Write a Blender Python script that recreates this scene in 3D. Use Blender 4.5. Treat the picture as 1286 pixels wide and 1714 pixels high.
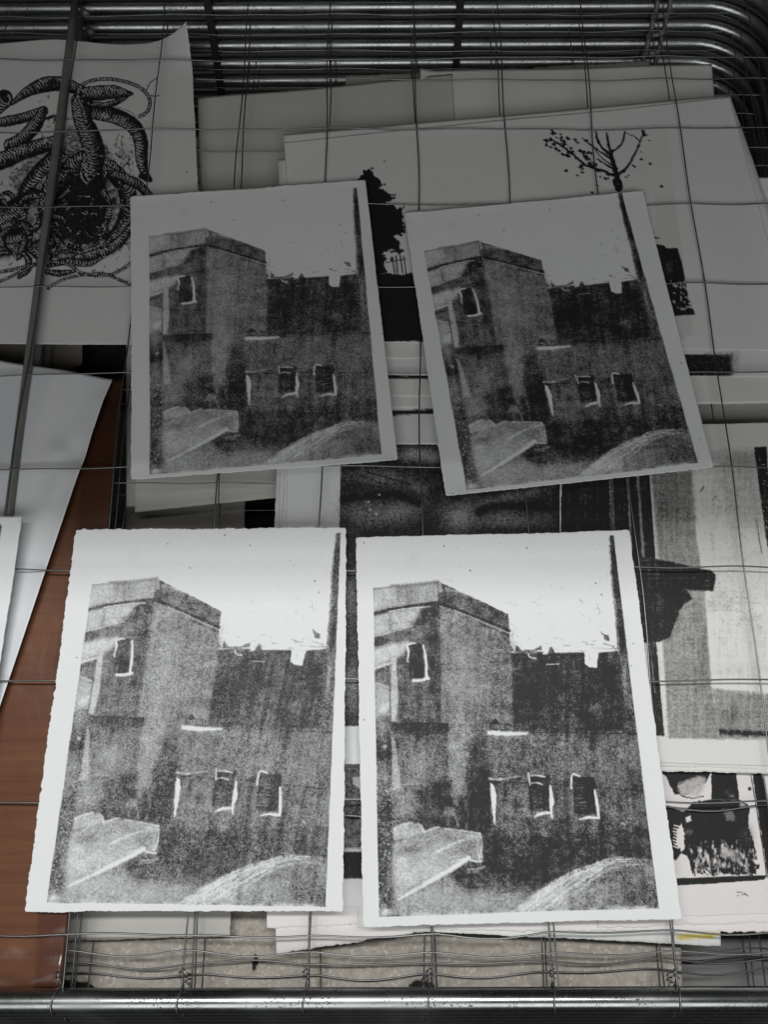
import bpy, math, random
import numpy as np

for o in list(bpy.data.objects):
    bpy.data.objects.remove(o)
scene = bpy.context.scene
col = scene.collection
R_ = math.radians

# ------------------------------------------------------------------ camera
F, CH, CT, CX, CY, ROLL, YAW = 1288.0, 0.7036, 0.2979, 0.2635, 0.1445, -0.0085, -0.0049
CELL, CELLY = 0.1, 0.1016                       # pitch of the wire mesh in metres
W0, H0 = 1286.0, 1714.0                         # size of the photograph
cr = np.array([math.cos(YAW), -math.sin(YAW), 0.0])
cy_ = np.array([math.sin(YAW), math.cos(YAW), 0.0])
zz = np.array([0, 0, 1.0])
FW = math.sin(CT) * cy_ - math.cos(CT) * zz
UP = math.cos(CT) * cy_ + math.sin(CT) * zz
RT2 = math.cos(ROLL) * cr + math.sin(ROLL) * UP
UP2 = -math.sin(ROLL) * cr + math.cos(ROLL) * UP
CAM = np.array([CX, CY, CH])
from mathutils import Matrix, Vector
cam = bpy.data.cameras.new('camera'); camo = bpy.data.objects.new('camera', cam); col.objects.link(camo)
m = Matrix.Identity(4)
for i in range(3):
    m[i][0], m[i][1], m[i][2], m[i][3] = RT2[i], UP2[i], -FW[i], CAM[i]
camo.matrix_world = m
cam.sensor_fit = 'VERTICAL'; cam.sensor_height = 24.0; cam.lens = F / H0 * 24.0
cam.clip_start = 0.02; cam.clip_end = 50
scene.camera = camo

def unproj(px, py, z):
    d = (px - W0 / 2) * RT2 - (py - H0 / 2) * UP2 + F * FW
    t = (z - CH) / d[2]
    return CAM + t * d

def proj(P):
    d = P - CAM
    w = d @ FW
    return W0 / 2 + F * (d @ RT2) / w, H0 / 2 - F * (d @ UP2) / w

# ------------------------------------------------------------------ light
world = bpy.data.worlds.new('World'); scene.world = world; world.use_nodes = True
bg = world.node_tree.nodes['Background']
bg.inputs[0].default_value = (0.95, 1.0, 1.0, 1); bg.inputs[1].default_value = 0.035

def strip(name, loc, target, sx, sy, power, color=(1, 1, 1)):
    l = bpy.data.lights.new(name, 'AREA'); l.shape = 'RECTANGLE'; l.size = sx; l.size_y = sy
    l.energy = power; l.color = color
    o = bpy.data.objects.new(name, l); col.objects.link(o); o.location = loc
    d = Vector(target) - Vector(loc)
    o.rotation_euler = d.to_track_quat('-Z', 'Y').to_euler()
    return o
strip('ceiling_strip_lamp', (0.15, 0.50, 1.75), (0.15, 0.50, 0), 1.3, 0.09, 22.5, (1.0, 1.0, 1.0))
strip('ceiling_strip_lamp', (0.20, -1.15, 1.75), (0.25, 0.6, 0), 2.4, 1.1, 21.0, (0.97, 1.0, 0.99))
scene.view_settings.view_transform = 'Standard'
scene.view_settings.look = 'None'
scene.view_settings.exposure = 0.0
scene.view_settings.gamma = 1.0
scene.render.engine = 'CYCLES'

# ------------------------------------------------------------------ materials
def newmat(name):
    mt = bpy.data.materials.new(name); mt.use_nodes = True
    nt = mt.node_tree
    return mt, nt, nt.nodes['Principled BSDF']

def node(nt, typ, **kw):
    n = nt.nodes.new(typ)
    for k, v in kw.items():
        setattr(n, k, v)
    return n

def noise_node(nt, scale, detail=3, rough=0.55, vec=None, dist=0.0):
    n = node(nt, 'ShaderNodeTexNoise')
    n.inputs['Scale'].default_value = scale; n.inputs['Detail'].default_value = detail
    n.inputs['Roughness'].default_value = rough; n.inputs['Distortion'].default_value = dist
    if vec is not None: nt.links.new(vec, n.inputs['Vector'])
    return n

def maprange(nt, src, a, b, c=0.0, d=1.0, smooth=False):
    n = node(nt, 'ShaderNodeMapRange')
    if smooth: n.interpolation_type = 'SMOOTHSTEP'
    nt.links.new(src, n.inputs['Value'])
    for i, v in zip(('From Min', 'From Max', 'To Min', 'To Max'), (a, b, c, d)):
        if hasattr(v, 'is_linked'): nt.links.new(v, n.inputs[i])
        else: n.inputs[i].default_value = v
    return n.outputs[0]

def mixcol(nt, fac, a, b, blend='MIX'):
    n = node(nt, 'ShaderNodeMix', data_type='RGBA', blend_type=blend)
    for s, v in ((n.inputs[0], fac), (n.inputs[6], a), (n.inputs[7], b)):
        if isinstance(v, (tuple, list)): s.default_value = (*v[:3], 1)
        elif isinstance(v, (int, float)): s.default_value = v
        else: nt.links.new(v, s)
    return n.outputs[2]

def math_(nt, op, a, b=0.0):
    n = node(nt, 'ShaderNodeMath', operation=op)
    for s, v in zip(n.inputs, (a, b)):
        if isinstance(v, (int, float)): s.default_value = v
        else: nt.links.new(v, s)
    return n.outputs[0]

def paper_mat(name, base, tone=None, ink=(0.019, 0.019, 0.020), grain=1500, contrast=0.85, bump=0.25, rough=0.85, shift=0.0):
    """paper with an ink film: the attribute 'ink' holds how much ink the plate left, the grain decides where it takes"""
    mt, nt, b = newmat(name)
    tc = node(nt, 'ShaderNodeTexCoord').outputs['Object']
    at = node(nt, 'ShaderNodeAttribute', attribute_name='ink')
    sep = node(nt, 'ShaderNodeSeparateColor'); nt.links.new(at.outputs['Color'], sep.inputs[0])
    dens, tn = sep.outputs[0], sep.outputs[1]
    g = noise_node(nt, grain, 2, 0.7, tc)
    g2 = noise_node(nt, grain * 0.33, 2, 0.6, tc)
    gg = math_(nt, 'ADD', math_(nt, 'MULTIPLY', maprange(nt, g.outputs['Fac'], 0.30, 0.70), 0.72),
               math_(nt, 'MULTIPLY', maprange(nt, g2.outputs['Fac'], 0.33, 0.67), 0.28))
    lin = math_(nt, 'ADD', math_(nt, 'MULTIPLY', dens, 1.28), -0.10 + shift)
    amp = math_(nt, 'MULTIPLY', math_(nt, 'MULTIPLY', maprange(nt, dens, 0.0, 0.22), maprange(nt, dens, 0.70, 1.0, 1.0, 0.55)), contrast)
    mask = maprange(nt, math_(nt, 'ADD', lin, math_(nt, 'MULTIPLY', math_(nt, 'SUBTRACT', gg, 0.5), amp)), 0.0, 1.0)
    blotch = noise_node(nt, 18, 4, 0.6, tc)  # broad random variation of the paper tone
    fib = noise_node(nt, 260, 4, 0.6, tc)
    pc = mixcol(nt, maprange(nt, blotch.outputs['Fac'], 0.3, 0.7, 0.0, 0.14), base, tuple(c * 0.86 for c in base))
    pc = mixcol(nt, maprange(nt, fib.outputs['Fac'], 0.35, 0.7, 0.0, 0.10), pc, tuple(c * 0.8 for c in base))
    pc = mixcol(nt, tn, pc, tone or tuple(c * 0.72 for c in (base[0], base[1] * 0.98, base[2] * 0.9)))
    c = mixcol(nt, mask, pc, ink)
    nt.links.new(c, b.inputs['Base Color'])
    nt.links.new(maprange(nt, mask, 0, 1, rough, 0.55), b.inputs['Roughness'])
    b.inputs['Specular IOR Level'].default_value = 0.25
    bp = node(nt, 'ShaderNodeBump'); bp.inputs['Strength'].default_value = bump; bp.inputs['Distance'].default_value = 0.0006
    f2 = noise_node(nt, 420, 3, 0.6, tc)
    nt.links.new(f2.outputs['Fac'], bp.inputs['Height']); nt.links.new(bp.outputs[0], b.inputs['Normal'])
    return mt

M = {}
M['print'] = paper_mat('rag_paper_white', (0.80, 0.81, 0.81))
M['print_fine'] = paper_mat('etching_paper', (0.70, 0.70, 0.69), grain=1500, contrast=0.9, ink=(0.014, 0.014, 0.015))
M['print_flat'] = paper_mat('poster_paper', (0.76, 0.76, 0.75), grain=800, contrast=0.7, ink=(0.016, 0.016, 0.017))
M['cream'] = paper_mat('cream_paper', (0.74, 0.735, 0.70), grain=1400, contrast=0.65, ink=(0.02, 0.02, 0.02))
M['beige'] = paper_mat('beige_paper', (0.58, 0.565, 0.525))
M['grey'] = paper_mat('newsprint_grey', (0.46, 0.44, 0.40))
M['brownpaper'] = paper_mat('brown_paper', (0.22, 0.19, 0.165))
M['pink'] = paper_mat('pinkish_paper', (0.77, 0.73, 0.715), contrast=0.5, ink=(0.018, 0.018, 0.018))
M['blackpaper'] = paper_mat('black_paper', (0.02, 0.02, 0.021))
M['gloss'] = paper_mat('smooth_white_paper', (0.76, 0.765, 0.76), tone=(0.68, 0.70, 0.75), bump=0.05, rough=0.42)

def metal(name, base, rough, spots=True, spotcol=(0.07, 0.07, 0.07), scale=520):
    mt, nt, b = newmat(name)
    tc = node(nt, 'ShaderNodeTexCoord').outputs['Object']
    b.inputs['Metallic'].default_value = 1.0
    n = noise_node(nt, 22, 5, 0.65, tc)
    c = mixcol(nt, maprange(nt, n.outputs['Fac'], 0.35, 0.7), base, tuple(v * 0.72 for v in base))
    if spots:
        s = noise_node(nt, scale, 3, 0.7, tc)
        s2 = noise_node(nt, 34, 3, 0.6, tc)
        thr = math_(nt, 'MULTIPLY', maprange(nt, s.outputs['Fac'], 0.57, 0.62), maprange(nt, s2.outputs['Fac'], 0.40, 0.55))
        c = mixcol(nt, thr, c, spotcol)
        s3 = noise_node(nt, 9, 4, 0.6, tc)
        nt.links.new(math_(nt, 'MAXIMUM', maprange(nt, thr, 0, 1, 0, 0.8), maprange(nt, s3.outputs['Fac'], 0.35, 0.68, rough * 0.75, rough * 1.5)), b.inputs['Roughness'])
        bp = node(nt, 'ShaderNodeBump'); bp.inputs['Strength'].default_value = 0.04; bp.inputs['Distance'].default_value = 0.0005
        nt.links.new(n.outputs['Fac'], bp.inputs['Height']); nt.links.new(bp.outputs[0], b.inputs['Normal'])
    else:
        b.inputs['Roughness'].default_value = rough
    nt.links.new(c, b.inputs['Base Color'])
    return mt
M['tube'] = metal('galvanised_tube', (0.36, 0.37, 0.37), 0.30)
M['wire'] = metal('zinc_wire', (0.30, 0.30, 0.30), 0.42, spots=False)
M['rod'] = metal('steel_rod', (0.24, 0.24, 0.23), 0.5, spots=False)
M['rod'].node_tree.nodes['Principled BSDF'].inputs['Metallic'].default_value = 0.25
M['strap'] = metal('dark_steel', (0.05, 0.05, 0.05), 0.55, spots=False)

def wood_mat():
    mt, nt, b = newmat('varnished_brown_board')
    tc = node(nt, 'ShaderNodeTexCoord').outputs['Object']
    mp = node(nt, 'ShaderNodeMapping'); mp.inputs['Scale'].default_value = (6.0, 170.0, 60.0)
    nt.links.new(tc, mp.inputs['Vector'])
    n = noise_node(nt, 1.0, 5, 0.6, mp.outputs[0], 0.25)
    n2 = noise_node(nt, 9, 4, 0.6, tc)
    c = mixcol(nt, maprange(nt, n.outputs['Fac'], 0.3, 0.7), (0.235, 0.110, 0.054), (0.160, 0.070, 0.036))
    c = mixcol(nt, maprange(nt, n2.outputs['Fac'], 0.45, 0.62, 0, 0.5), c, (0.135, 0.050, 0.030))
    at = node(nt, 'ShaderNodeAttribute', attribute_name='ink')
    sep = node(nt, 'ShaderNodeSeparateColor'); nt.links.new(at.outputs['Color'], sep.inputs[0])
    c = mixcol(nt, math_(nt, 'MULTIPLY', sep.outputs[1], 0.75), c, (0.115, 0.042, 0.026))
    nt.links.new(c, b.inputs['Base Color'])
    b.inputs['Roughness'].default_value = 0.5
    b.inputs['Specular IOR Level'].default_value = 0.3
    return mt
M['wood'] = wood_mat()

def film_mat():
    mt, nt, b = newmat('clear_plastic_film')
    tc = node(nt, 'ShaderNodeTexCoord').outputs['Object']
    out = nt.nodes['Material Output']
    nt.nodes.remove(b)
    tr = node(nt, 'ShaderNodeBsdfTransparent'); tr.inputs[0].default_value = (0.90, 0.86, 0.84, 1)
    gl = node(nt, 'ShaderNodeBsdfGlossy'); gl.inputs['Roughness'].default_value = 0.2
    mp = node(nt, 'ShaderNodeMapping'); mp.inputs['Scale'].default_value = (30.0, 12.0, 30.0)
    nt.links.new(tc, mp.inputs['Vector'])
    n = noise_node(nt, 1.2, 3, 0.5, mp.outputs[0], 1.2)
    bp = node(nt, 'ShaderNodeBump'); bp.inputs['Strength'].default_value = 0.2; bp.inputs['Distance'].default_value = 0.002
    nt.links.new(n.outputs['Fac'], bp.inputs['Height']); nt.links.new(bp.outputs[0], gl.inputs['Normal'])
    fr = node(nt, 'ShaderNodeFresnel'); fr.inputs[0].default_value = 1.5
    nt.links.new(bp.outputs[0], fr.inputs['Normal'])
    mx = node(nt, 'ShaderNodeMixShader')
    nt.links.new(fr.outputs[0], mx.inputs[0]); nt.links.new(tr.outputs[0], mx.inputs[1]); nt.links.new(gl.outputs[0], mx.inputs[2])
    nt.links.new(mx.outputs[0], out.inputs['Surface'])
    return mt
M['film'] = film_mat()

def board_mat():
    mt, nt, b = newmat('speckled_grey_board')
    tc = node(nt, 'ShaderNodeTexCoord').outputs['Object']
    at = node(nt, 'ShaderNodeAttribute', attribute_name='ink')
    sep = node(nt, 'ShaderNodeSeparateColor'); nt.links.new(at.outputs['Color'], sep.inputs[0])
    n = noise_node(nt, 130, 5, 0.7, tc); n2 = noise_node(nt, 14, 4, 0.6, tc)
    c = mixcol(nt, maprange(nt, n.outputs['Fac'], 0.3, 0.7), (0.36, 0.33, 0.285), (0.66, 0.615, 0.54))
    c = mixcol(nt, maprange(nt, n2.outputs['Fac'], 0.4, 0.65, 0, 0.35), c, (0.40, 0.36, 0.30))
    v = node(nt, 'ShaderNodeTexVoronoi', feature='F1'); v.inputs['Scale'].default_value = 260
    vw = noise_node(nt, 120, 2, 0.5, tc)
    vv = mixcol(nt, 0.012, tc, vw.outputs['Color'], 'ADD'); nt.links.new(vv, v.inputs['Vector'])
    sc = node(nt, 'ShaderNodeSeparateColor'); nt.links.new(v.outputs['Color'], sc.inputs[0])
    fl = math_(nt, 'MULTIPLY', maprange(nt, v.outputs['Distance'], 0.42, 0.34), maprange(nt, sc.outputs[0], 0.62, 0.7))
    c = mixcol(nt, math_(nt, 'MULTIPLY', fl, math_(nt, 'MULTIPLY', n2.outputs['Fac'], 1.1)), c, (0.78, 0.75, 0.69))
    c = mixcol(nt, sep.outputs[0], c, (0.008, 0.008, 0.008))
    nt.links.new(c, b.inputs['Base Color']); b.inputs['Roughness'].default_value = 0.75
    bp = node(nt, 'ShaderNodeBump'); bp.inputs['Strength'].default_value = 0.3; bp.inputs['Distance'].default_value = 0.001
    nt.links.new(n.outputs['Fac'], bp.inputs['Height']); nt.links.new(bp.outputs[0], b.inputs['Normal'])
    return mt
M['board'] = board_mat()

def floor_mat():
    mt, nt, b = newmat('dark_concrete')
    tc = node(nt, 'ShaderNodeTexCoord').outputs['Object']
    n = noise_node(nt, 6, 6, 0.6, tc)
    nt.links.new(mixcol(nt, n.outputs['Fac'], (0.03, 0.03, 0.03), (0.07, 0.068, 0.065)), b.inputs['Base Color'])
    b.inputs['Roughness'].default_value = 0.8
    return mt
M['floor'] = floor_mat()
def card_mat():
    mt, nt, b = newmat('cardboard')
    tc = node(nt, 'ShaderNodeTexCoord').outputs['Object']
    n = noise_node(nt, 30, 5, 0.6, tc)
    nt.links.new(mixcol(nt, n.outputs['Fac'], (0.10, 0.075, 0.05), (0.17, 0.125, 0.08)), b.inputs['Base Color'])
    b.inputs['Roughness'].default_value = 0.9
    return mt
M['card'] = card_mat()

# ------------------------------------------------------------------ mesh helpers
def mesh_obj(name, V, Fc, mat, parent=None, smooth=True, loc=(0, 0, 0)):
    me = bpy.data.meshes.new(name); me.from_pydata([tuple(v) for v in V], [], Fc); me.update()
    me.materials.append(mat)
    if smooth: me.polygons.foreach_set('use_smooth', np.ones(len(me.polygons), bool))
    o = bpy.data.objects.new(name, me); col.objects.link(o); o.location = loc
    if parent: o.parent = parent
    return o

def tag(o, label, cat, group=None):
    o['label'] = label; o['category'] = cat
    if group: o['group'] = group
    return o

def tube(path, r, seg=8, closed=False, cap=True):
    P = np.array(path, float); n = len(P); V = []; Fc = []
    T = np.zeros_like(P)
    for k in range(n):
        a = P[(k - 1) % n] if (closed or k > 0) else P[k]
        b = P[(k + 1) % n] if (closed or k < n - 1) else P[k]
        T[k] = (b - a) / (np.linalg.norm(b - a) + 1e-12)
    ref = np.array([0, 0, 1.0]) if abs(T[0][2]) < 0.9 else np.array([1.0, 0, 0])
    u = np.cross(T[0], ref); u /= np.linalg.norm(u)
    rr = r if hasattr(r, '__len__') else [r] * n
    for k in range(n):
        u = u - T[k] * (u @ T[k]); u /= np.linalg.norm(u); v = np.cross(T[k], u)
        for s in range(seg):
            a = 2 * math.pi * s / seg
            V.append(P[k] + rr[k] * (math.cos(a) * u + math.sin(a) * v))
    for k in range(n if closed else n - 1):
        for s in range(seg):
            a, b = k * seg + s, k * seg + (s + 1) % seg
            k2 = (k + 1) % n
            Fc.append((a, b, k2 * seg + (s + 1) % seg, k2 * seg + s))
    if cap and not closed:
        Fc.append(tuple(range(seg))[::-1]); Fc.append(tuple((n - 1) * seg + s for s in range(seg)))
    return V, Fc

def join(*parts):
    V, Fc = [], []
    for v, f in parts:
        k = len(V); V += list(v); Fc += [tuple(i + k for i in q) for q in f]
    return V, Fc

# ------------------------------------------------------------------ noise fields for the prints
_lat = {}
def vnoise(x, y, seed):
    if seed not in _lat: _lat[seed] = np.random.RandomState(seed).rand(256, 256)
    L = _lat[seed]
    xi, yi = np.floor(x).astype(int), np.floor(y).astype(int)
    fx, fy = x - xi, y - yi
    fx = fx * fx * (3 - 2 * fx); fy = fy * fy * (3 - 2 * fy)
    a = L[xi & 255, yi & 255]; b = L[(xi + 1) & 255, yi & 255]
    c = L[xi & 255, (yi + 1) & 255]; d = L[(xi + 1) & 255, (yi + 1) & 255]
    return (a * (1 - fx) + b * fx) * (1 - fy) + (c * (1 - fx) + d * fx) * fy
def fbm(x, y, seed, octv=4, gain=0.55):
    s = 0; a = 1.0; t = 0
    for k in range(octv):
        s = s + a * vnoise(x * 2 ** k + 17.3 * k, y * 2 ** k + 9.1 * k, seed + k); t += a; a *= gain
    return s / t - 0.5

def sstep(a, b, x):
    t = np.clip((x - a) / (b - a), 0, 1); return t * t * (3 - 2 * t)

class Paint:
    """ink density on a set of points, drawn in the coordinates of the traced print"""
    def __init__(s, X, Y, seed=1):
        s.X, s.Y = X, Y; s.d = np.zeros(len(X)); s.g = np.zeros(len(X)); s.seed = seed
        s.nx = fbm(X / 5, Y / 5, 50 + seed) * 2; s.ny = fbm(X / 5 + 40, Y / 5, 60 + seed) * 2
    def _sel(s, pts, pad):
        p = np.array(pts, float)
        return np.nonzero((s.X > p[:, 0].min() - pad) & (s.X < p[:, 0].max() + pad) & (s.Y > p[:, 1].min() - pad) & (s.Y < p[:, 1].max() + pad))[0]
    def _mix(s, idx, cov, val, tone=False):
        a = s.g if tone else s.d
        v = val[idx] if hasattr(val, '__len__') else val
        a[idx] = a[idx] * (1 - cov) + v * cov
    def fill(s, pts, val, soft=1.5, alpha=1.0, rough=0.0, tone=False):
        idx = s._sel(pts, soft * 2 + rough * 2 + 1)
        if len(idx) == 0: return
        x = s.X[idx] + rough * s.nx[idx]; y = s.Y[idx] + rough * s.ny[idx]
        P = np.array(pts, float); n = len(P)
        ins = np.zeros(len(x), bool); dist = np.full(len(x), 1e9)
        for k in range(n):
            x1, y1 = P[k]; x2, y2 = P[(k + 1) % n]
            c = (y1 > y) != (y2 > y)
            with np.errstate(divide='ignore', invalid='ignore'):
                ins ^= c & (x < (x2 - x1) * (y - y1) / (y2 - y1 + 1e-12) + x1)
            ex, ey = x2 - x1, y2 - y1
            t = np.clip(((x - x1) * ex + (y - y1) * ey) / (ex * ex + ey * ey + 1e-9), 0, 1)
            dist = np.minimum(dist, np.hypot(x - x1 - t * ex, y - y1 - t * ey))
        sd = np.where(ins, dist, -dist)
        s._mix(idx, alpha * sstep(-soft, soft, sd), val, tone)
    def near(s, pts, x, y):
        P = np.array(pts, float); best = np.full(len(x), 1e9); arc = np.zeros(len(x)); side = np.zeros(len(x)); L = 0.0
        for k in range(len(P) - 1):
            e = P[k + 1] - P[k]; l = math.hypot(*e) + 1e-9
            t = np.clip(((x - P[k][0]) * e[0] + (y - P[k][1]) * e[1]) / l ** 2, 0, 1)
            dx, dy = x - P[k][0] - t * e[0], y - P[k][1] - t * e[1]
            dd = np.hypot(dx, dy); mk = dd < best
            best[mk] = dd[mk]; arc[mk] = (L + t * l)[mk]; side[mk] = np.sign(e[0] * dy - e[1] * dx)[mk]; L += l
        return best, arc, side, L
    def stroke(s, pts, w, val, soft=1.0, alpha=1.0, taper=None, rough=0.0, dry=0.0):
        pts = spline(pts)
        idx = s._sel(pts, w + soft * 2 + rough * 2)
        if len(idx) == 0: return
        x = s.X[idx] + rough * s.nx[idx]; y = s.Y[idx] + rough * s.ny[idx]
        b, arc, sd, L = s.near(pts, x, y)
        ww = w / 2 * (np.interp(arc / L, np.linspace(0, 1, len(taper)), taper) if taper else 1.0)
        cov = alpha * sstep(soft, -soft, b - ww)
        if dry:
            cov = cov * np.clip(1 - dry + dry * (0.5 + 4.0 * fbm(arc / 16 + pts[0][0], sd * b / 1.3 + pts[0][1], 77, 3)), 0, 1)
        s._mix(idx, cov, val)
    def blob(s, cx, cy, rx, ry, val, alpha=1.0, rot=0.0, tone=False):
        c, n = math.cos(rot), math.sin(rot)
        dx, dy = s.X - cx, s.Y - cy
        u, v = (c * dx + n * dy) / rx, (-n * dx + c * dy) / ry
        cov = alpha * np.exp(-(u * u + v * v))
        a = s.g if tone else s.d
        a[:] = a * (1 - cov) + val * cov
    def mottle(s, amp, sx, sy=None, seed=5, lo=0.05):
        n = fbm(s.X / sx, s.Y / (sy or sx), seed, 4) * 2
        s.d = np.where(s.d > lo, s.d + amp * n, s.d)
    def specks(s, n, box, r, val, rng):
        for k in range(n):
            x, y = rng.uniform(box[0], box[2]), rng.uniform(box[1], box[3])
            rr = rng.uniform(*r)
            s.fill([(x - rr, y), (x, y - rr * rng.uniform(.6, 1.2)), (x + rr, y), (x, y + rr)], val, 0.6)

def spline(pts, k=6):
    if len(pts) < 3: return pts
    P = np.array(pts, float); out = []
    for i in range(len(P) - 1):
        p0 = P[max(i - 1, 0)]; p1 = P[i]; p2 = P[i + 1]; p3 = P[min(i + 2, len(P) - 1)]
        for t in np.linspace(0, 1, k, endpoint=False):
            out.append(0.5 * ((2 * p1) + (-p0 + p2) * t + (2 * p0 - 5 * p1 + 4 * p2 - p3) * t * t + (-p0 + 3 * p1 - 3 * p2 + p3) * t ** 3))
    out.append(P[-1]); return [tuple(p) for p in out]

def homog(src, dst):
    A = []; b = []
    for (x, y), (u, v) in zip(src, dst):
        A.append([x, y, 1, 0, 0, 0, -u * x, -u * y]); b.append(u)
        A.append([0, 0, 0, x, y, 1, -v * x, -v * y]); b.append(v)
    return np.append(np.linalg.solve(np.array(A, float), np.array(b, float)), 1).reshape(3, 3)
def hmap(Hm, x, y):
    w = Hm[2, 0] * x + Hm[2, 1] * y + Hm[2, 2]
    return (Hm[0, 0] * x + Hm[0, 1] * y + Hm[0, 2]) / w, (Hm[1, 0] * x + Hm[1, 1] * y + Hm[1, 2]) / w

# ------------------------------------------------------------------ a sheet of paper
def sheet(name, label, cat, quad, z, mat, res=(60, 60), paint=None, deckle=(0.6, 0.6, 0.6, 0.6), warp=None,
          thick=0.0006, group=None, seed=0, edge_lift=0.0, parent=None, corner=0.0):
    """quad: the four corners (back left, back right, front right, front left) as traced; z: height of the shelf or stack below it"""
    n, mm = res
    C = [unproj(x, y, z) for x, y in quad]
    s, t = np.meshgrid(np.linspace(0, 1, n), np.linspace(0, 1, mm)); s = s.ravel(); t = t.ravel()
    def bil(s, t):
        return (np.outer((1 - s) * (1 - t), C[0]) + np.outer(s * (1 - t), C[1]) + np.outer(s * t, C[2]) + np.outer((1 - s) * t, C[3]))
    P0 = bil(s, t)
    wid = np.linalg.norm(C[1] - C[0]); hei = np.linalg.norm(C[3] - C[0])
    def jag(c, k):
        u = c / 0.004
        return fbm(u, u * 0 + 3.7 * k + seed * 1.31, 200 + seed + k, 4, 0.7) * 2 + 0.8 * fbm(u / 7, u * 0 + k, 300 + seed, 2)
    fe = 0.006
    ds = np.zeros_like(s); dt = np.zeros_like(t)
    dt += deckle[0] * 1e-3 * jag(s * wid, 0) * np.clip(1 - t * hei / fe, 0, 1)
    ds += deckle[1] * 1e-3 * jag(t * hei, 1) * np.clip(1 - (1 - s) * wid / fe, 0, 1)
    dt += deckle[2] * 1e-3 * jag(s * wid, 2) * np.clip(1 - (1 - t) * hei / fe, 0, 1)
    ds += deckle[3] * 1e-3 * jag(t * hei, 3) * np.clip(1 - s * wid / fe, 0, 1)
    P = bil(s + ds / wid, t + dt / hei)
    if corner:
        e1 = np.minimum(s, 1 - s) * wid; e2 = np.minimum(t, 1 - t) * hei
        a = np.clip(1 - e1 / corner, 0, 1); b = np.clip(1 - e2 / corner, 0, 1); mk_ = (a > 0) & (b > 0)
        k = np.maximum(a, b) / (np.hypot(a, b) + 1e-9)
        s2 = np.where(mk_, s + np.where(s < .5, 1, -1) * a * (1 - k) * corner / wid, s); t2 = np.where(mk_, t + np.where(t < .5, 1, -1) * b * (1 - k) * corner / hei, t)
        P = bil(s2 + ds / wid, t2 + dt / hei)
    lift = 0.0022 * (fbm(s * 2.6 + seed, t * 2.6, 400 + seed, 3) + 0.45)
    if warp is not None: lift = lift + warp(s, t)
    if edge_lift:
        e = np.minimum(np.minimum(s * wid, (1 - s) * wid), np.minimum(t * hei, (1 - t) * hei))
        lift = lift + edge_lift * np.clip(1 - e / 0.012, 0, 1) ** 2 * (0.5 + fbm(s * 9, t * 9, 410 + seed, 2))
    P[:, 2] += lift + thick
    cen = P.mean(0)
    px, py = proj(P0)
    ink = np.zeros((len(s), 4), np.float32); ink[:, 3] = 1
    if paint is not None:
        pt = Paint(px, py, seed + 1)
        paint(pt)
        ink[:, 0] = np.clip(pt.d, 0, 1); ink[:, 1] = np.clip(pt.g, 0, 1)
    # skirt gives the sheet its thickness
    bi = np.concatenate([np.arange(n), np.arange(1, mm) * n + n - 1, (mm - 1) * n + np.arange(n - 2, -1, -1), np.arange(mm - 2, 0, -1) * n])
    low = P[bi].copy(); low[:, 2] -= thick
    V = np.vstack([P, low]) - cen
    ii, jj = np.meshgrid(np.arange(n - 1), np.arange(mm - 1)); a = (jj * n + ii).ravel()
    quads = np.stack([a, a + n, a + n + 1, a + 1], 1)
    nb = len(bi); k = np.arange(nb); k2 = (k + 1) % nb
    sk = np.stack([bi[k], bi[k2], n * mm + k2, n * mm + k], 1)
    fs = np.vstack([quads, sk]).astype(np.int32)
    me = bpy.data.meshes.new(name)
    me.vertices.add(len(V)); me.vertices.foreach_set('co', V.astype(np.float32).ravel())
    me.loops.add(fs.size); me.loops.foreach_set('vertex_index', fs.ravel())
    me.polygons.add(len(fs)); me.polygons.foreach_set('loop_start', np.arange(0, fs.size, 4, dtype=np.int32))
    me.polygons.foreach_set('loop_total', np.full(len(fs), 4, np.int32))
    sm = np.ones(len(fs), bool); sm[len(quads):] = False
    me.polygons.foreach_set('use_smooth', sm)
    me.update(calc_edges=True); me.validate()
    att = me.color_attributes.new('ink', 'FLOAT_COLOR', 'POINT')
    ink2 = np.zeros((len(V), 4), np.float32); ink2[:, 3] = 1; ink2[:len(ink)] = ink
    att.data.foreach_set('color', ink2.ravel())
    me.materials.append(mat)
    o = bpy.data.objects.new(name, me); col.objects.link(o); o.location = cen
    if parent is not None: o.parent = parent
    elif label: tag(o, label, cat, group)
    return o

# ------------------------------------------------------------------ the rack
DZ, DY = 0.0195, 0.008                 # drop and forward stagger from one shelf to the next
def lev(k): return -DZ * k
RR = 0.0090                           # rail radius
RZ = -0.0035
YF = unproj(643, 1674, RZ)[1]
YB = unproj(643, 12, RZ - DZ)[1] + DY
XL, XR, CR = -0.50, 0.742, 0.085
WR = 0.00075
D_ = YB - YF
def rounded_loop():
    pts = []
    y0, y1 = YF - YB, 0.0
    for cx, cy, a0 in ((XR - CR, y1 - CR, 0), (XL + CR, y1 - CR, 90), (XL + CR, y0 + CR, 180), (XR - CR, y0 + CR, 270)):
        for a in np.linspace(a0, a0 + 90, 12):
            pts.append((cx + CR * math.cos(R_(a)), cy + CR * math.sin(R_(a)), RZ))
    out = []
    for k in range(len(pts)):          # even out the long sides
        a, b = np.array(pts[k]), np.array(pts[(k + 1) % len(pts)])
        m_ = max(1, int(np.linalg.norm(b - a) / 0.08))
        for q in range(m_): out.append(a + (b - a) * q / m_)
    return out
rng = random.Random(4)
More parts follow.
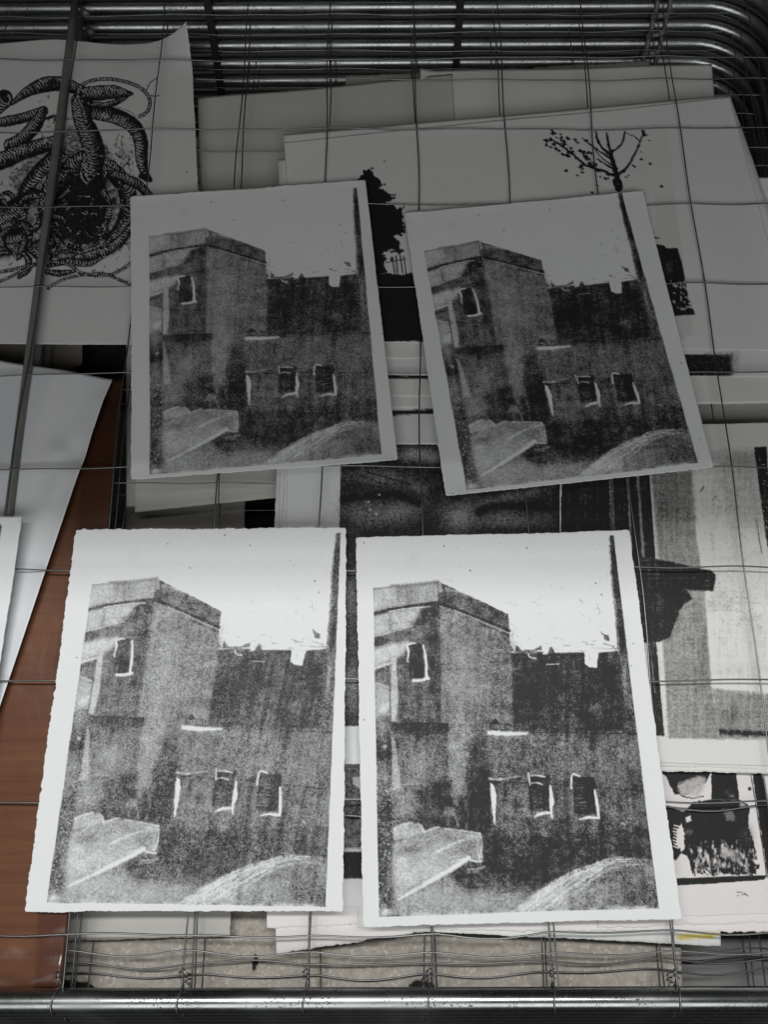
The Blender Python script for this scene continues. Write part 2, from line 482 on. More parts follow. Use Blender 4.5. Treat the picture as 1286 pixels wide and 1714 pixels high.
def crossw(seed, sag):
    r = random.Random(seed); pts = []; ph = r.uniform(0, 6)
    xs = np.arange(XL + 0.004, XR - 0.003, 0.0125)
    offs = {}
    for x in xs:
        i = math.floor(x / CELL + 1e-6); f = x / CELL - i
        offs.setdefault(i, r.uniform(0.1, 1.15) * sag * (1 if r.random() < 0.8 else -0.5))
        pts.append((x, -offs[i] * math.sin(math.pi * f) ** 1.5 + 0.0016 * math.sin(x * 9 + ph) + 0.0006 * math.sin(x * 57 + 2 * ph), 0.0009 * math.cos(math.pi * (x / CELL)) * 1))
    return tube(pts, WR, 6)
def longw(seed, amp):
    r = random.Random(seed); pts = []; ph = r.uniform(0, 6); o1 = r.uniform(-1, 1)
    ys = np.arange(YF - YB + 0.004, -0.003, 0.0127)
    for y in ys:
        pts.append((amp * math.sin(y * 8 + ph) + 0.6 * amp * math.sin(y * 31 + o1 * 5), y, -0.0012 - 0.0006 * math.cos(math.pi * ((y + YB) / CELLY))))
    return tube(pts, WR, 6)
def mk(name, vf, mat):
    V, Fc = vf
    me = bpy.data.meshes.new(name); me.from_pydata([tuple(v) for v in V], [], Fc); me.update(); me.materials.append(mat)
    me.polygons.foreach_set('use_smooth', np.ones(len(me.polygons), bool))
    return me
frame_me = mk('frame', tube(rounded_loop(), RR, 20, closed=True), M['tube'])
cross_me = [mk('cross_wire', crossw(10 + k, 0.0052), M['wire']) for k in range(4)] + [mk('cross_wire', crossw(30 + k, 0.0013), M['wire']) for k in range(3)]
long_me = [mk('long_wire', longw(50 + k, 0.0017), M['wire']) for k in range(4)]
# twisted tie: coil round the wire and a loop round the rail
def tie():
    coil = []
    for k in range(34):
        a = k / 33 * 2.3 * 2 * math.pi
        coil.append((0.0017 * math.cos(a) * (1 + 0.35 * math.sin(k)), 0.0155 + 0.0085 * k / 33, -0.001 + 0.0017 * math.sin(a)))
    loop = []
    for k in range(22):
        a = R_(-35 + 290 * k / 21)
        loop.append((0.0012 * math.sin(k * 0.5), (RR + WR) * math.cos(a), RZ + (RR + WR) * math.sin(a)))
    loop = [(0.001, 0.0165, -0.002)] + loop
    return join(tube(coil, WR * 0.8, 6), tube(loop, WR, 6))
tie_me = mk('wire_tie', tie(), M['wire'])
PA, PB = unproj(118, 60, -0.006), unproj(22, 800, -0.006)
sl = (PB[0] - PA[0]) / (PB[1] - PA[1])
def rodp():
    y0 = YF - YB
    f = lambda y: PA[0] + sl * (y + YB - PA[1])
    return tube([(f(y), y, -0.0062) for y in np.linspace(y0 + 0.004, -0.004, 12)], 0.0044, 12)
rod_me = mk('stiffening_rod', rodp(), M['rod'])
weld_me = mk('weld_bead', tube([(PA[0] + sl * (YB - PA[1]) + 0.004 + 0.008 * math.sin(a) * 0.4, -RR - 0.001 - 0.003 * math.cos(a * 2), RZ + 0.001) for a in np.linspace(0, 3, 5)], [0.002, 0.005, 0.006, 0.0045, 0.002], 8), M['rod'])
clip_me = mk('hinge_clip', join(tube([(0, (RR + 0.002) * math.cos(a), RZ + (RR + 0.002) * math.sin(a)) for a in np.linspace(0, 2 * math.pi, 18, endpoint=False)], 0.0028, 8, closed=True),
                                tube([(0.016, (RR + 0.002) * math.cos(a), RZ + (RR + 0.002) * math.sin(a)) for a in np.linspace(0, 2 * math.pi, 18, endpoint=False)], 0.0028, 8, closed=True),
                                tube([(-0.004, -RR - 0.004, RZ - 0.004), (0.008, -RR - 0.007, RZ), (0.02, -RR - 0.004, RZ + 0.003)], 0.003, 8)), M['rod'])
IX = list(range(-5, 8))
JY = list(range(0, 11))
def child(me, root, loc, name=None):
    o = bpy.data.objects.new(name or me.name.split('.')[0], me); col.objects.link(o); o.parent = root; o.location = loc
    return o
def shelf(k, label, group=None, full=True, loc=None, rotx=0.0):
    root = bpy.data.objects.new('wire_shelf', None); col.objects.link(root)
    root.empty_display_size = 0.05
    root.location = loc or (0, YB - DY * k, lev(k)); root.rotation_euler = (rotx, 0, 0)
    tag(root, label, 'rack shelf', group)
    child(frame_me, root, (0, 0, 0))
    r = random.Random(100 + k)
    dx = 0.0 if k == 0 else r.uniform(-0.004, 0.004)
    for i in IX:
        child(long_me[(i + k * 3) % 4], root, (i * CELL + dx + (0 if k == 0 else r.uniform(-0.002, 0.002)), 0, 0))
        if full and (k == 0 or (k == 1 and i % 2) or (k == 2 and i % 3 == 0)):
            child(tie_me, root, (i * CELL + dx - 0.0025, YF - YB, 0))
    for j in JY:
        y = j * CELLY - YB + (0 if k == 0 else r.uniform(-0.003, 0.003) - 0.001 * (k % 2) - (0.0065 * k if j == 0 and k < 4 else 0))
        if y > -0.012: continue
        big = j in (0,) or (k > 0 and j < 2)
        child(cross_me[(j * 2 + k * 3) % 4] if big else cross_me[4 + (j + k) % 3], root, (0, y, 0))
    child(rod_me, root, (0, 0, 0)); child(weld_me, root, (0, 0, 0))
    child(clip_me, root, (unproj(1098, 10, -0.02)[0], 0, 0))
    return root

floor = mesh_obj('floor', [(-4, -4, 0), (4, -4, 0), (4, 4, 0), (-4, 4, 0)], [(0, 1, 2, 3)], M['floor'], loc=(0, 0, -0.78))
floor['kind'] = 'structure'
shelf(0, 'topmost wire mesh shelf, carrying the four tower prints')
shelf(1, 'second wire shelf from the top, under the tree and tentacle prints')
shelf(2, 'third wire shelf from the top, under the cornice print')
for k in range(3, 9):
    shelf(k, 'lower wire shelf in the dark stack beneath the printed sheets', 'lower rack shelves', full=k < 5)

# straps tying the back rails together, parallel to the stack
def strap(px, label):
    p = unproj(px, 0, -0.004); root_y = p[1]
    V, Fc = [], []
    w, th = 0.0045, 0.0025
    y0 = YB - RR - 0.004
    for f in (-0.6, 9.2):
        for sx, sy in ((-1, -1), (1, -1), (1, 1), (-1, 1)):
            V.append((sx * w, sy * th - DY * f, RZ - DZ * f))
    Fc = [(0, 1, 5, 4), (1, 2, 6, 5), (2, 3, 7, 6), (3, 0, 4, 7), (3, 2, 1, 0), (4, 5, 6, 7)]
    o = mesh_obj('hinge_strap', V, Fc, M['strap'], smooth=False, loc=(p[0], y0, 0))
    tag(o, label, 'strap')
strap(345, 'dark steel strap crossing the back rails beside the curled sheet corner')
strap(772, 'dark steel strap crossing the back rails above the torn white sheet')

# the rack's back posts, down to the floor
def post(x, label):
    root = bpy.data.objects.new('rack_post', None); col.objects.link(root); root.location = (x, YB + 0.05, -0.78)
    tag(root, label, 'post', 'rack back posts')
    V, Fc = tube([(0, 0, 0.004), (0, 0, 0.86)], 0.014, 16)
    o = mesh_obj('upright', V, Fc, M['tube'], root)
    V, Fc = tube([(0, -0.30, 0.02), (0, 0.25, 0.02)], 0.014, 16)
    mesh_obj('foot', V, Fc, M['tube'], root)
for x in (XL + 0.1, XR - 0.1):
    post(x, 'steel post behind the back rails of the rack')

# an unseen shelf added for its shade, swung up on its hinge, with a sheet of cardboard on it: it keeps the lamp off the back of the rack
ANG = 55.2
rs = shelf(0, 'unseen wire shelf added above the back rails to shade the back of the rack', loc=(0, YB + 0.012, 0.03), rotx=-R_(ANG), full=False)
cb = mesh_obj('cardboard_blocker', [(XL + .03, YF - YB + .012, .003), (XR - .03, YF - YB + .012, .003), (XR - .03, -.03, .003), (XL + .03, -.03, .003),
                                  (XL + .03, YF - YB + .012, .007), (XR - .03, YF - YB + .012, .007), (XR - .03, -.03, .007), (XL + .03, -.03, .007)],
              [(3, 2, 1, 0), (4, 5, 6, 7), (0, 1, 5, 4), (1, 2, 6, 5), (2, 3, 7, 6), (3, 0, 4, 7)], M['card'], smooth=False, loc=(0, YB + 0.012, 0.03))
cb.rotation_euler = (-R_(ANG), 0, 0)
tag(cb, 'unseen brown cardboard sheet added on the raised shelf to block the lamp', 'cardboard')
# ------------------------------------------------------------------ the tower print (one plate, five impressions)
PLATE = [(623.5, 903), (1027, 897), (1100.5, 1518.5), (634.5, 1533.5)]      # plate corners, traced on the front right impression
def tower(p, gain=1.0, seed=0, streak=0.0):
    X, Y = p.X, p.Y
    r = random.Random(33)
    # body of the buildings
    body = [(624, 985), (660, 982), (700, 978), (733, 974.5), (745, 979), (808, 1008), (851, 1029), (854, 1080), (862, 1091), (905, 1091), (935, 1093), (977, 1092),
            (979, 1116), (999, 1118), (1001, 1094), (1033, 1090), (1030, 1022), (1023, 960), (1019.5, 897), (1027, 897), (1100.5, 1518.5), (634.5, 1533.5)]
    body[-3:] = [(1110, 880), (1120, 1545), (610, 1550)]
    body[0] = (610, 986); body[-4] = (1019.5, 880)
    p.fill(body, 0.80, 1.0, rough=0.9)
    # tower: parapet
    p.fill([(624, 986), (733, 975), (733, 1010), (624, 1027)], 0.52, 2, rough=1.5)
    p.fill([(624, 990), (652, 984), (652, 1012), (624, 1024)], 0.34, 3)
    p.stroke([(655, 983), (700, 979), (733, 975)], 7, 0.72, 3, 0.8)
    p.fill([(652, 984), (666, 982), (666, 1012), (652, 1014)], 0.34, 1.5, 0.8)
    p.fill([(735, 977), (851, 1030), (851, 1056), (735, 1011)], 0.84, 2, rough=1)
    p.stroke([(745, 986), (770, 992), (800, 1004)], 2, 0.35, 1, 0.7)
    p.stroke([(737, 978), (738, 990)], 5, 0.35, 2, 0.8)
    # tower left face
    p.fill([(624, 1027), (652, 1020), (734, 1010), (738, 1212), (655, 1212), (626, 1205)], 0.81, 2)
    p.fill([(652, 1023), (709, 1017), (697, 1036), (687, 1050), (654, 1060)], 0.34, 7)
    p.fill([(624, 1033), (652, 1026), (652, 1058), (624, 1064)], 0.40, 2)
    p.fill([(705, 1020), (735, 1012), (736, 1200), (718, 1160), (712, 1070), (698, 1055)], 0.90, 8, 0.85)
    p.fill([(722, 1014), (735.5, 1010), (740, 1212), (728, 1212)], 0.93, 4, .7)
    p.stroke([(735, 1008), (737, 1110), (740, 1212)], 4, 0.92, 2, 0.7)
    p.stroke([(624, 1029), (652, 1021), (700, 1013.5), (734, 1009)], 5, 0.95, 1.2, 0.95)
    p.stroke([(652, 1024), (690, 1018), (720, 1016)], 1.6, 0.12, 0.8, 0.8)
    p.stroke([(624, 1066), (650, 1060), (690, 1048)], 2.2, 0.10, 1, 0.85, dry=0.4)
    p.stroke([(652, 1046), (672, 1042), (690, 1041)], 1.5, 0.7, 0.8, 0.7)
    p.fill([(620, 1071), (652, 1062), (653, 1079), (620, 1086)], 0.90, 2.5, .95, rough=1.5)
    p.fill([(652, 1060), (690, 1050), (715, 1060), (690, 1076), (655, 1079)], 0.74, 5, .8)
    p.fill([(625, 1088), (650, 1080), (682, 1075), (676, 1096), (655, 1104), (626, 1119)], 0.27, 6)
    p.stroke([(626, 1120), (640, 1115), (655, 1110)], 4, 0.08, 2, 0.8)
    p.fill([(626, 1124), (655, 1113), (655, 1145), (642, 1141), (626, 1130)], 0.80, 2)
    p.fill([(626, 1144), (640, 1146), (653, 1152), (653, 1200), (640, 1198), (627, 1206)], 0.38, 8)
    p.stroke([(630, 1144), (650, 1151)], 2.5, 0.15, 1.5, 0.7)
    p.stroke([(640, 1190), (650, 1180)], 8, 0.15, 5, 0.6)
    # ghost strip beside the left edge of the tower
    p.fill([(654, 1080), (662, 1078), (667, 1170), (663, 1208), (655, 1208)], 0.28, 2.5, 0.9)
    p.stroke([(653.5, 1145), (653.5, 1225)], 1.6, 0.95, 0.7, 0.8)
    # tower right face
    p.fill([(736, 1014), (852, 1060), (857, 1110), (858, 1222), (819, 1222), (815, 1330), (752, 1330), (740, 1212)], 0.70, 1.2)
    p.blob(765, 1120, 26, 90, 0.60, 0.8); p.blob(830, 1150, 20, 60, 0.74, .6); p.blob(770, 1220, 26, 50, 0.58, 0.8); p.blob(772, 1270, 18, 45, 0.58, 0.8)
    p.blob(845, 1085, 20, 22, 0.76, 0.7)
    p.stroke([(734, 1009), (790, 1031), (852, 1056)], 5.5, 0.96, 1.2, 0.95)
    p.stroke([(760, 1022), (800, 1038), (852, 1060)], 1.5, 0.40, 0.7, 0.9)
    p.stroke([(800, 1043), (852, 1064)], 2, 0.9, 0.9, 0.9)
    # ledge and lower part of the tower
    p.fill([(655, 1212), (749, 1212), (753, 1330), (752, 1400), (700, 1400), (660, 1330)], 0.80, 1.5)
    p.blob(700, 1275, 32, 32, 0.62, 0.8); p.blob(672, 1345, 22, 26, 0.52, 0.9)
    p.fill([(654, 1211), (749.5, 1211), (750, 1224), (700, 1238), (655, 1220)], 0.93, 5, 0.85)
    p.stroke([(654, 1212), (749, 1211.5)], 2.5, 0.98, 1, 0.95)
    p.fill([(655, 1232), (661, 1240), (668, 1290), (672, 1322), (656, 1322)], 0.32, 3, 0.9)
    p.fill([(697, 1325), (752, 1300), (770, 1335), (818, 1330), (820, 1400), (700, 1392), (712, 1360)], 0.93, 6, 0.92)
    p.fill([(792, 1240), (817.5, 1228), (821, 1395), (785, 1395), (778, 1300)], .95, 5, .9); p.blob(805, 1265, 17, 50, 0.95, 0.85); p.blob(800, 1330, 22, 40, 0.95, 0.8); p.blob(760, 1290, 9, 50, 0.60, 0.7)
    # far left band
    p.fill([(626, 1206), (655, 1212), (655, 1330), (660, 1525), (635, 1532)], 0.84, 2)
    p.blob(640, 1215, 14, 12, 0.55, 0.8); p.blob(640, 1262, 16, 16, 0.93, 0.8); p.blob(640, 1305, 16, 22, 0.58, 0.85); p.blob(645, 1250, 3, 3, 0.2, 0.8)
    # upper window
    p.fill([(684, 1078), (706, 1077), (710, 1137), (686, 1137)], 0.965, 1.2)
    p.stroke([(695, 1077), (682, 1080), (684, 1092), (682, 1106)], 4, 0.05, 1.2, 0.9, [0.7, 1, 0.9, 0.5], rough=0.8)
    p.stroke([(709, 1081), (713, 1105), (714, 1137)], 4.4, 0.03, 1.0, 0.95, [0.6, 0.9, 1.0], rough=0.6)
    p.stroke([(692, 1139.5), (705, 1139), (717, 1136)], 5, 0.04, 1.2, 0.95, rough=0.6)
    p.blob(683, 1108, 1.5, 1.5, 0, 1)
    # long wall: dark upper block
    p.fill([(857, 1094), (977, 1094), (1034, 1092), (1042, 1125), (1049, 1222), (859, 1223)], 0.92, 3)
    p.fill([(868, 1115), (1030, 1118), (1044, 1222), (868, 1223)], 0.955, 10, 0.8)
    p.fill([(1034, 1094), (1048, 1094), (1066, 1228), (1049, 1228), (1042, 1125)], 0.80, 4)
    p.blob(995, 1185, 14, 28, 0.86, 0.8); p.stroke([(917, 1108), (915, 1145)], 3, 0.99, 1.5, 0.8)
    p.stroke([(980, 1230), (996, 1260)], 7, 0.9, 4, 0.6)
    p.stroke([(1044, 1120), (1047, 1160)], 5, 0.60, 2.5, 0.6)
    # battlement scratches
    p.stroke([(858, 1092), (878, 1090)], 3, 0.05, 1, 0.9, rough=1)
    p.fill([(909, 1096), (911, 1086), (922, 1080), (918, 1094)], 0.1, 1, rough=1)
    p.stroke([(885, 1095), (886, 1100), (889, 1100)], 1.6, 0.1, 0.7); p.stroke([(890, 1102), (897, 1102)], 1.4, 0.1, 0.7); p.stroke([(914, 1112), (937, 1112)], 1.2, 0.3, 0.7)
    p.fill([(864, 1078), (872, 1088), (890, 1088), (908, 1080), (908, 1088), (890, 1092), (862, 1092)], 0.86, 1.0, 0.9, rough=2)
    p.fill([(921, 1083), (926, 1084), (929, 1095), (916, 1097)], 0.85, 1, rough=1)
    p.stroke([(931, 1088), (965, 1094)], 1.6, 0.5, 1, 0.6, dry=0.7)
    p.fill([(978, 1092), (1001, 1093), (999, 1118), (986, 1117), (979, 1112)], 0.03, 1.2, rough=1)
    p.stroke([(987, 1098), (988, 1106)], 1, 0.6, 0.6, 0.7)
    p.stroke([(988, 1084), (1005, 1086), (1032, 1086)], 2.6, 0.85, 1, 0.9, [0.3, 1, 1], dry=0.5)
    p.stroke([(1004, 1094), (1032, 1091)], 2.5, 0.9, 1, 0.9)
    p.fill([(1005, 1056), (1012, 1062), (1019, 1064), (1021, 1074), (1012, 1071)], 0.85, 1.2, 0.95, rough=2.5)
    p.stroke([(1010, 1078), (1024, 1082), (1029, 1088)], 2.5, 0.8, 1, 0.9, dry=0.6)
    # lower wall
    p.fill([(818, 1228), (1066, 1230), (1086, 1395), (822, 1395)], 0.80, 1.5)
    p.blob(845, 1255, 30, 28, 0.70, 0.8); p.blob(1045, 1245, 22, 30, 0.70, 0.7); p.blob(945, 1265, 70, 24, 0.74, 0.8); p.blob(850, 1345, 18, 30, 0.74, .7); p.blob(940, 1335, 14, 26, .76, .7); p.blob(1035, 1340, 22, 34, .76, .7); p.blob(900, 1285, 25, 10, 0.86, 0.6)
    p.stroke([(860, 1226), (960, 1226.5), (1066, 1228.5)], 1.2, 1.0, 0.6, 0.9)
    p.stroke([(820, 1308), (950, 1314), (1079, 1324)], 1.0, 1.0, 0.5, 0.85)
    p.fill([(819, 1213), (829, 1203), (839, 1212)], 0.97, 0.8)
    for x in (822, 827, 832, 837): p.stroke([(x, 1212), (x, 1220)], 1.6, 0.96, 0.5)
    for x in (845, 849, 854): p.stroke([(x, 1212), (x, 1221)], 1.5, 0.93, 0.6)
    p.stroke([(843, 1213), (858, 1214)], 1.5, 0.93, 0.6); p.stroke([(815, 1221), (860, 1222)], 1.5, 0.9, 0.6)
    p.stroke([(819, 1226), (845, 1228), (882, 1227.5)], 7, 0.04, 2, 0.95, [1, 1, 0.5], rough=1)
    p.stroke([(819, 1303), (840, 1304), (870, 1299)], 3.5, 0.25, 1.2, 0.85, [1, 1, 0.4], dry=0.5)
    p.fill([(820.5, 1310), (826, 1314), (831, 1330), (830, 1355), (829, 1382), (826, 1374), (823, 1345)], 0.02, 0.8, rough=1.0)
    # windows of the long wall
    p.fill([(884, 1296), (921, 1297), (922, 1357), (887, 1358)], 0.99, 1.5)
    p.stroke([(884.5, 1294), (887, 1313)], 2.4, 0.15, 0.8); p.stroke([(886, 1298), (900, 1298), (912, 1300)], 3, 0.15, 1, dry=0.4)
    p.stroke([(889, 1311), (898, 1310), (908, 1313)], 2.2, 0.25, 1, dry=0.4)
    p.stroke([(921, 1314), (922, 1328), (923.5, 1345), (922, 1352), (924, 1369)], 7, 0.02, 0.8, 1, [0.3, 0.8, 1.1, 0.6, 0.35], rough=0.8)
    p.stroke([(895, 1367), (905, 1362), (919, 1360)], 5.5, 0.06, 1.2, 0.95, [0.5, 1, 0.8], rough=1)
    p.fill([(958, 1300), (995, 1301), (999, 1362), (961, 1363)], 0.99, 1.5)
    p.stroke([(956, 1319), (957.5, 1297), (970, 1299)], 3, 0.08, 0.9, 0.95)
    p.stroke([(995, 1322), (999, 1345), (1002, 1369)], 5, 0.02, 0.9, 1, [0.5, 1, 0.8], rough=0.6)
    p.stroke([(970, 1371), (984, 1368), (1000, 1369)], 4.5, 0.04, 1, 0.95, [0.5, 1, 0.9], rough=0.8)
    for q in range(7):
        y = 1318 + q * 6; p.stroke([(962 + r.uniform(0, 5), y), (985 + r.uniform(-6, 6), y + r.uniform(-1, 1))], 1.2, 0.7, 0.8, 0.6)
        p.stroke([(888 + r.uniform(0, 5), y), (908 + r.uniform(-6, 6), y + r.uniform(-1, 1))], 1.0, 0.75, 0.8, 0.45)
    p.stroke([(1041, 1376), (1045, 1381)], 1.2, 0.2, 0.7)
    # foreground
    p.fill([(818, 1392), (1085, 1392), (1092, 1440), (1030, 1434), (948, 1464), (858, 1524), (800, 1528), (760, 1480), (800, 1440)], 0.90, 14)
    p.blob(930, 1425, 80, 25, 0.935, 0.9); p.blob(890, 1470, 40, 24, 0.94, 0.85); p.blob(1060, 1410, 30, 20, 0.94, 0.8)
    p.blob(842, 1508, 46, 26, 0.52, 0.9); p.blob(790, 1515, 56, 20, 0.46, 0.9)
    p.fill([(806, 1395), (830, 1395), (850, 1440), (812, 1452)], 0.955, 10, 0.8)
    p.fill([(659, 1385), (687, 1376), (707, 1379), (711, 1392), (726, 1385), (752, 1386), (803, 1395), (806, 1439), (784, 1436), (745, 1462), (662, 1510), (660, 1400)], 0.56, 3)
    p.fill([(660, 1415), (760, 1400), (780, 1440), (740, 1464), (662, 1510)], 0.47, 10)
    p.fill([(663, 1508), (745, 1464), (770, 1480), (800, 1530), (637, 1533)], 0.56, 8)
    p.blob(700, 1455, 44, 20, 0.27, 0.9, -0.4); p.blob(672, 1445, 14, 32, 0.26, 0.85); p.blob(692, 1418, 30, 8, 0.70, 0.75, -0.3); p.blob(745, 1402, 30, 8, 0.64, 0.6)
    p.blob(785, 1422, 14, 12, 0.62, 0.8); p.blob(725, 1505, 40, 16, 0.36, 0.8); p.blob(680, 1520, 24, 10, 0.5, 0.7)
    p.fill([(755, 1460), (788, 1443), (812, 1446), (815, 1490), (790, 1488)], 0.90, 8, 0.9)
    p.fill([(659, 1387), (687, 1378), (703, 1380), (709, 1392), (680, 1402), (660, 1405)], 0.40, 2, 0.9)
    p.stroke([(660, 1388), (672, 1381), (688, 1377)], 4, 0.12, 1.5, 0.9); p.stroke([(701, 1379), (706, 1384), (710, 1393)], 3, 0.2, 1, 0.8)
    p.stroke([(660, 1409), (680, 1402)], 3, 0.8, 1.5, 0.8)
    p.stroke([(711, 1392), (726, 1386), (735, 1384)], 2.5, 0.2, 1, 0.8)
    p.stroke([(745, 1387), (775, 1390), (804, 1395)], 2.6, 0.14, 1.2, 0.85, dry=0.6); p.stroke([(780, 1398), (803, 1400)], 2, 0.25, 0.8, 0.8)
    p.stroke([(803, 1396), (806, 1418), (802, 1437)], 3, 0.14, 1.2, 0.85, dry=0.65); p.stroke([(806, 1400), (807, 1436)], 1.6, 0.2, 0.7, 0.8); p.stroke([(800, 1405), (799, 1432)], 1.4, 0.25, 0.7, 0.7)
    p.stroke([(798, 1401), (770, 1407), (748, 1417), (728, 1427)], 5, 0.16, 1.6, 0.9, [0.5, 0.8, 1, 0.8], dry=0.35)
    p.stroke([(784, 1435), (765, 1448), (735, 1466), (705, 1483), (668, 1504)], 8, 0.03, 2, 0.95, [0.9, 1, 1, 0.7, 0.3], rough=1)
    p.stroke([(755, 1443), (783, 1434)], 2.5, 0.15, 1, 0.8); p.stroke([(786, 1438), (796, 1441), (806, 1441)], 3, 0.12, 1, 0.85)
    p.stroke([(784, 1455), (796, 1454), (812, 1451)], 3, 0.40, 1.5, 0.8, dry=0.4); p.stroke([(782, 1460), (800, 1459)], 2, 0.5, 1, 0.7)
    for k in range(26):
        x, y = r.uniform(662, 770), r.uniform(1405, 1500); l = r.uniform(14, 40); a = -0.50 + r.uniform(-.12, .12)
        if y > 1480 - (x - 662) * .45: continue
        p.stroke([(x, y), (x + l * math.cos(a) / 2, y + l * math.sin(a) / 2 + r.uniform(-1, 1)), (x + l * math.cos(a), y + l * math.sin(a))], r.uniform(1.5, 4), r.choice((.08, .2, .75)), 1.6, .55, [.3, 1, .3], rough=1.5, dry=.9)
    for k in range(16):
        x, y = r.uniform(862, 1030), r.uniform(1072, 1090); l = r.uniform(6, 20)
        p.stroke([(x, y), (x + l, y + r.uniform(-3, 3))], r.uniform(1, 2.4), r.choice((.75, .85, .05)), .8, .8, rough=2, dry=.8)
    # two pale figures at the door
    p.stroke([(742, 1364), (747, 1354), (757, 1353), (762, 1366), (766, 1382)], 4, 0.55, 2, 0.7, dry=0.7); p.blob(752, 1360, 7, 8, 0.62, 0.8)
    p.stroke([(751, 1360), (750, 1381)], 2, 0.65, 1, 0.5); p.stroke([(780, 1344), (782, 1360), (781, 1388)], 6, 0.66, 2.6, 0.7, [0.9, 0.8, 0.5], dry=0.7)
    p.stroke([(757, 1318), (763, 1345)], 7, 0.66, 3, 0.8, dry=0.4)
    # hill
    p.fill([(858, 1524), (948, 1466), (1005, 1446), (1033, 1437), (1091, 1440), (1101, 1519)], 0.68, 7)
    p.blob(930, 1507, 55, 14, 0.44, 0.9, -0.25); p.blob(1075, 1490, 26, 26, 0.84, 0.85); p.blob(1040, 1465, 40, 10, 0.80, 0.7, -0.1); p.blob(985, 1500, 35, 10, 0.55, 0.7)
    for k in range(34):
        o = r.random() ** 1.7
        path = spline([(856 + o * 80, 1526), (905 + o * 45, 1491 + o * 18), (948 + o * 22, 1463 + o * 30), (1000, 1442 + o * 26), (1033, 1433.5 + o * 18), (1090, 1436 + o * 10)], 5)
        i0 = 0 if r.random() < .55 else r.randrange(0, 14); i1 = min(len(path), i0 + r.randrange(7, 20))
        p.stroke([tuple(q) for q in path[i0:i1:2]], r.uniform(1.8, 4.6), r.uniform(0.0, 0.22), 1.3, 0.85, [0.5, 1, 1, 0.3], rough=2.2, dry=1.0)
    p.stroke([(870, 1520), (905, 1495), (930, 1478)], 12, 0.25, 6, 0.5); p.stroke([(930, 1500), (960, 1483), (985, 1478)], 6, 0.3, 3, 0.6)
    p.stroke([(905, 1510), (940, 1488)], 8, 0.2, 4, 0.6)
    # plate edge: bright nicks and the thin inked rim
    for k in range(26):
        u = r.random(); x = 640 + u * 455; y = 1532 - u * 14.5
        p.blob(x, y, r.uniform(3, 12), r.uniform(1.5, 4), 0.25, 0.7)
    p.blob(646, 1525, 10, 7, 0.12, 0.9)
    p.stroke([(634.5, 1533), (760, 1530.5), (880, 1526.5)], 1.3, 0.85, 0.6, 0.8)
    # right bar: ragged left edge
    p.stroke([(1021, 900), (1024, 960), (1031, 1025), (1036, 1092)], 5, 0.72, 2, 0.8, rough=2.5)
    p.fill([(1020, 897), (1027, 897), (1042, 1025), (1050, 1094), (1038, 1094), (1032, 1022), (1025, 960)], 0.94, 1, rough=0.5)
    # cloudiness of the roller
    p.mottle(0.14, 16, 16, 5); p.mottle(0.12, 5, 5, 25); p.mottle(0.08, 5, 70, 15); p.mottle(0.05, 60, 4, 35)
    if streak:
        n = fbm(X / 7 + .02 * Y / 7, Y / 150, 655, 4) * 2 * sstep(860, 930, X) * sstep(1095, 1130, Y); p.d = np.where(p.d > .3, p.d + streak * n, p.d)
    p.d = np.clip(p.d, 0, 1)
    # white dots in the far left band
    p.specks(90, (630, 1318, 656, 1525), (0.5, 1.3), 0.1, r)
    # scuffs left in the wiped sky
    for (x, y, l, a, v) in ((938, 982, 22, .7, .5), (972, 1005, 14, 1.1, .5), (1003, 1015, 22, 1.3, .5), (1001, 1020, 20, 1.35, .5), (985, 1015, 16, 1.2, .35), (960, 1045, 14, .8, .45),
                          (975, 1030, 14, .9, .35), (925, 955, 24, .15, .25), (855, 1011, 24, .2, .4), (895, 1011, 34, .2, .35), (905, 1028, 24, .25, .35), (925, 1052, 16, .1, .35),
                          (930, 1070, 16, .1, .5), (940, 1072, 10, .1, .4), (885, 1072, 14, .1, .4), (1008, 975, 26, 1.4, .3), (988, 985, 14, 1.4, .4), (1003, 935, 12, .8, .45), (1015, 965, 18, 1.5, .4),
                          (920, 957, 8, .5, .6), (805, 975, 18, .45, .3), (755, 972, 16, .35, .3), (770, 947, 8, .6, .35), (880, 1000, 14, .3, .2), (990, 1040, 18, 1.2, .3), (1003, 1045, 24, 1.4, .3), (860, 1050, 14, 1.3, .5), (857, 1062, 16, 1.3, .55)):
        dx, dy = math.cos(a) * l / 2, math.sin(a) * l / 2
        p.stroke([(x - dx, y - dy), (x + r.uniform(-1, 1), y + r.uniform(-1, 1)), (x + dx, y + dy)], 4.5, v * 0.8, 2.2, 0.75, [0.3, 1, 0.4], rough=4, dry=1.0)
    for k in range(24):
        x, y = r.uniform(640, 1015), r.uniform(905, 1070)
        if y < 970 or x > 860: p.blob(x, y, 1.0, 0.9, r.uniform(0.25, 0.9), 0.9)
    p.blob(690, 935, 18, 16, 0.16, 0.8); p.blob(700, 955, 25, 8, 0.12, 0.7)
    for (x, y) in ((882, 918), (787, 956), (743, 915), (997, 977), (1007, 996)): p.blob(x, y, 1.6, 1.4, 0.95, 1)
    p.d = np.where(p.d > 0.02, p.d * gain, p.d)
    q = Paint(X, Y, 9); q.fill(PLATE, 1.0, 0.7, rough=0.35); p.d = p.d * q.d

def impression(plate, gain, seed, dots=()):
    Hm = homog(plate, PLATE)
    def f(p):
        x, y = hmap(Hm, p.X, p.Y)
        q = Paint(x, y, 3 + seed)
        tower(q, gain, seed, 0.16 if seed == 2 else 0.07)
        p.d = q.d
        p.d += np.where(p.d > 0.3, 0.10 * fbm(p.X / 30, p.Y / 30, 500 + seed, 3), 0)
        for dx, dy in dots: p.blob(dx, dy, 1.3, 1.3, 0.95, 1)
    return f

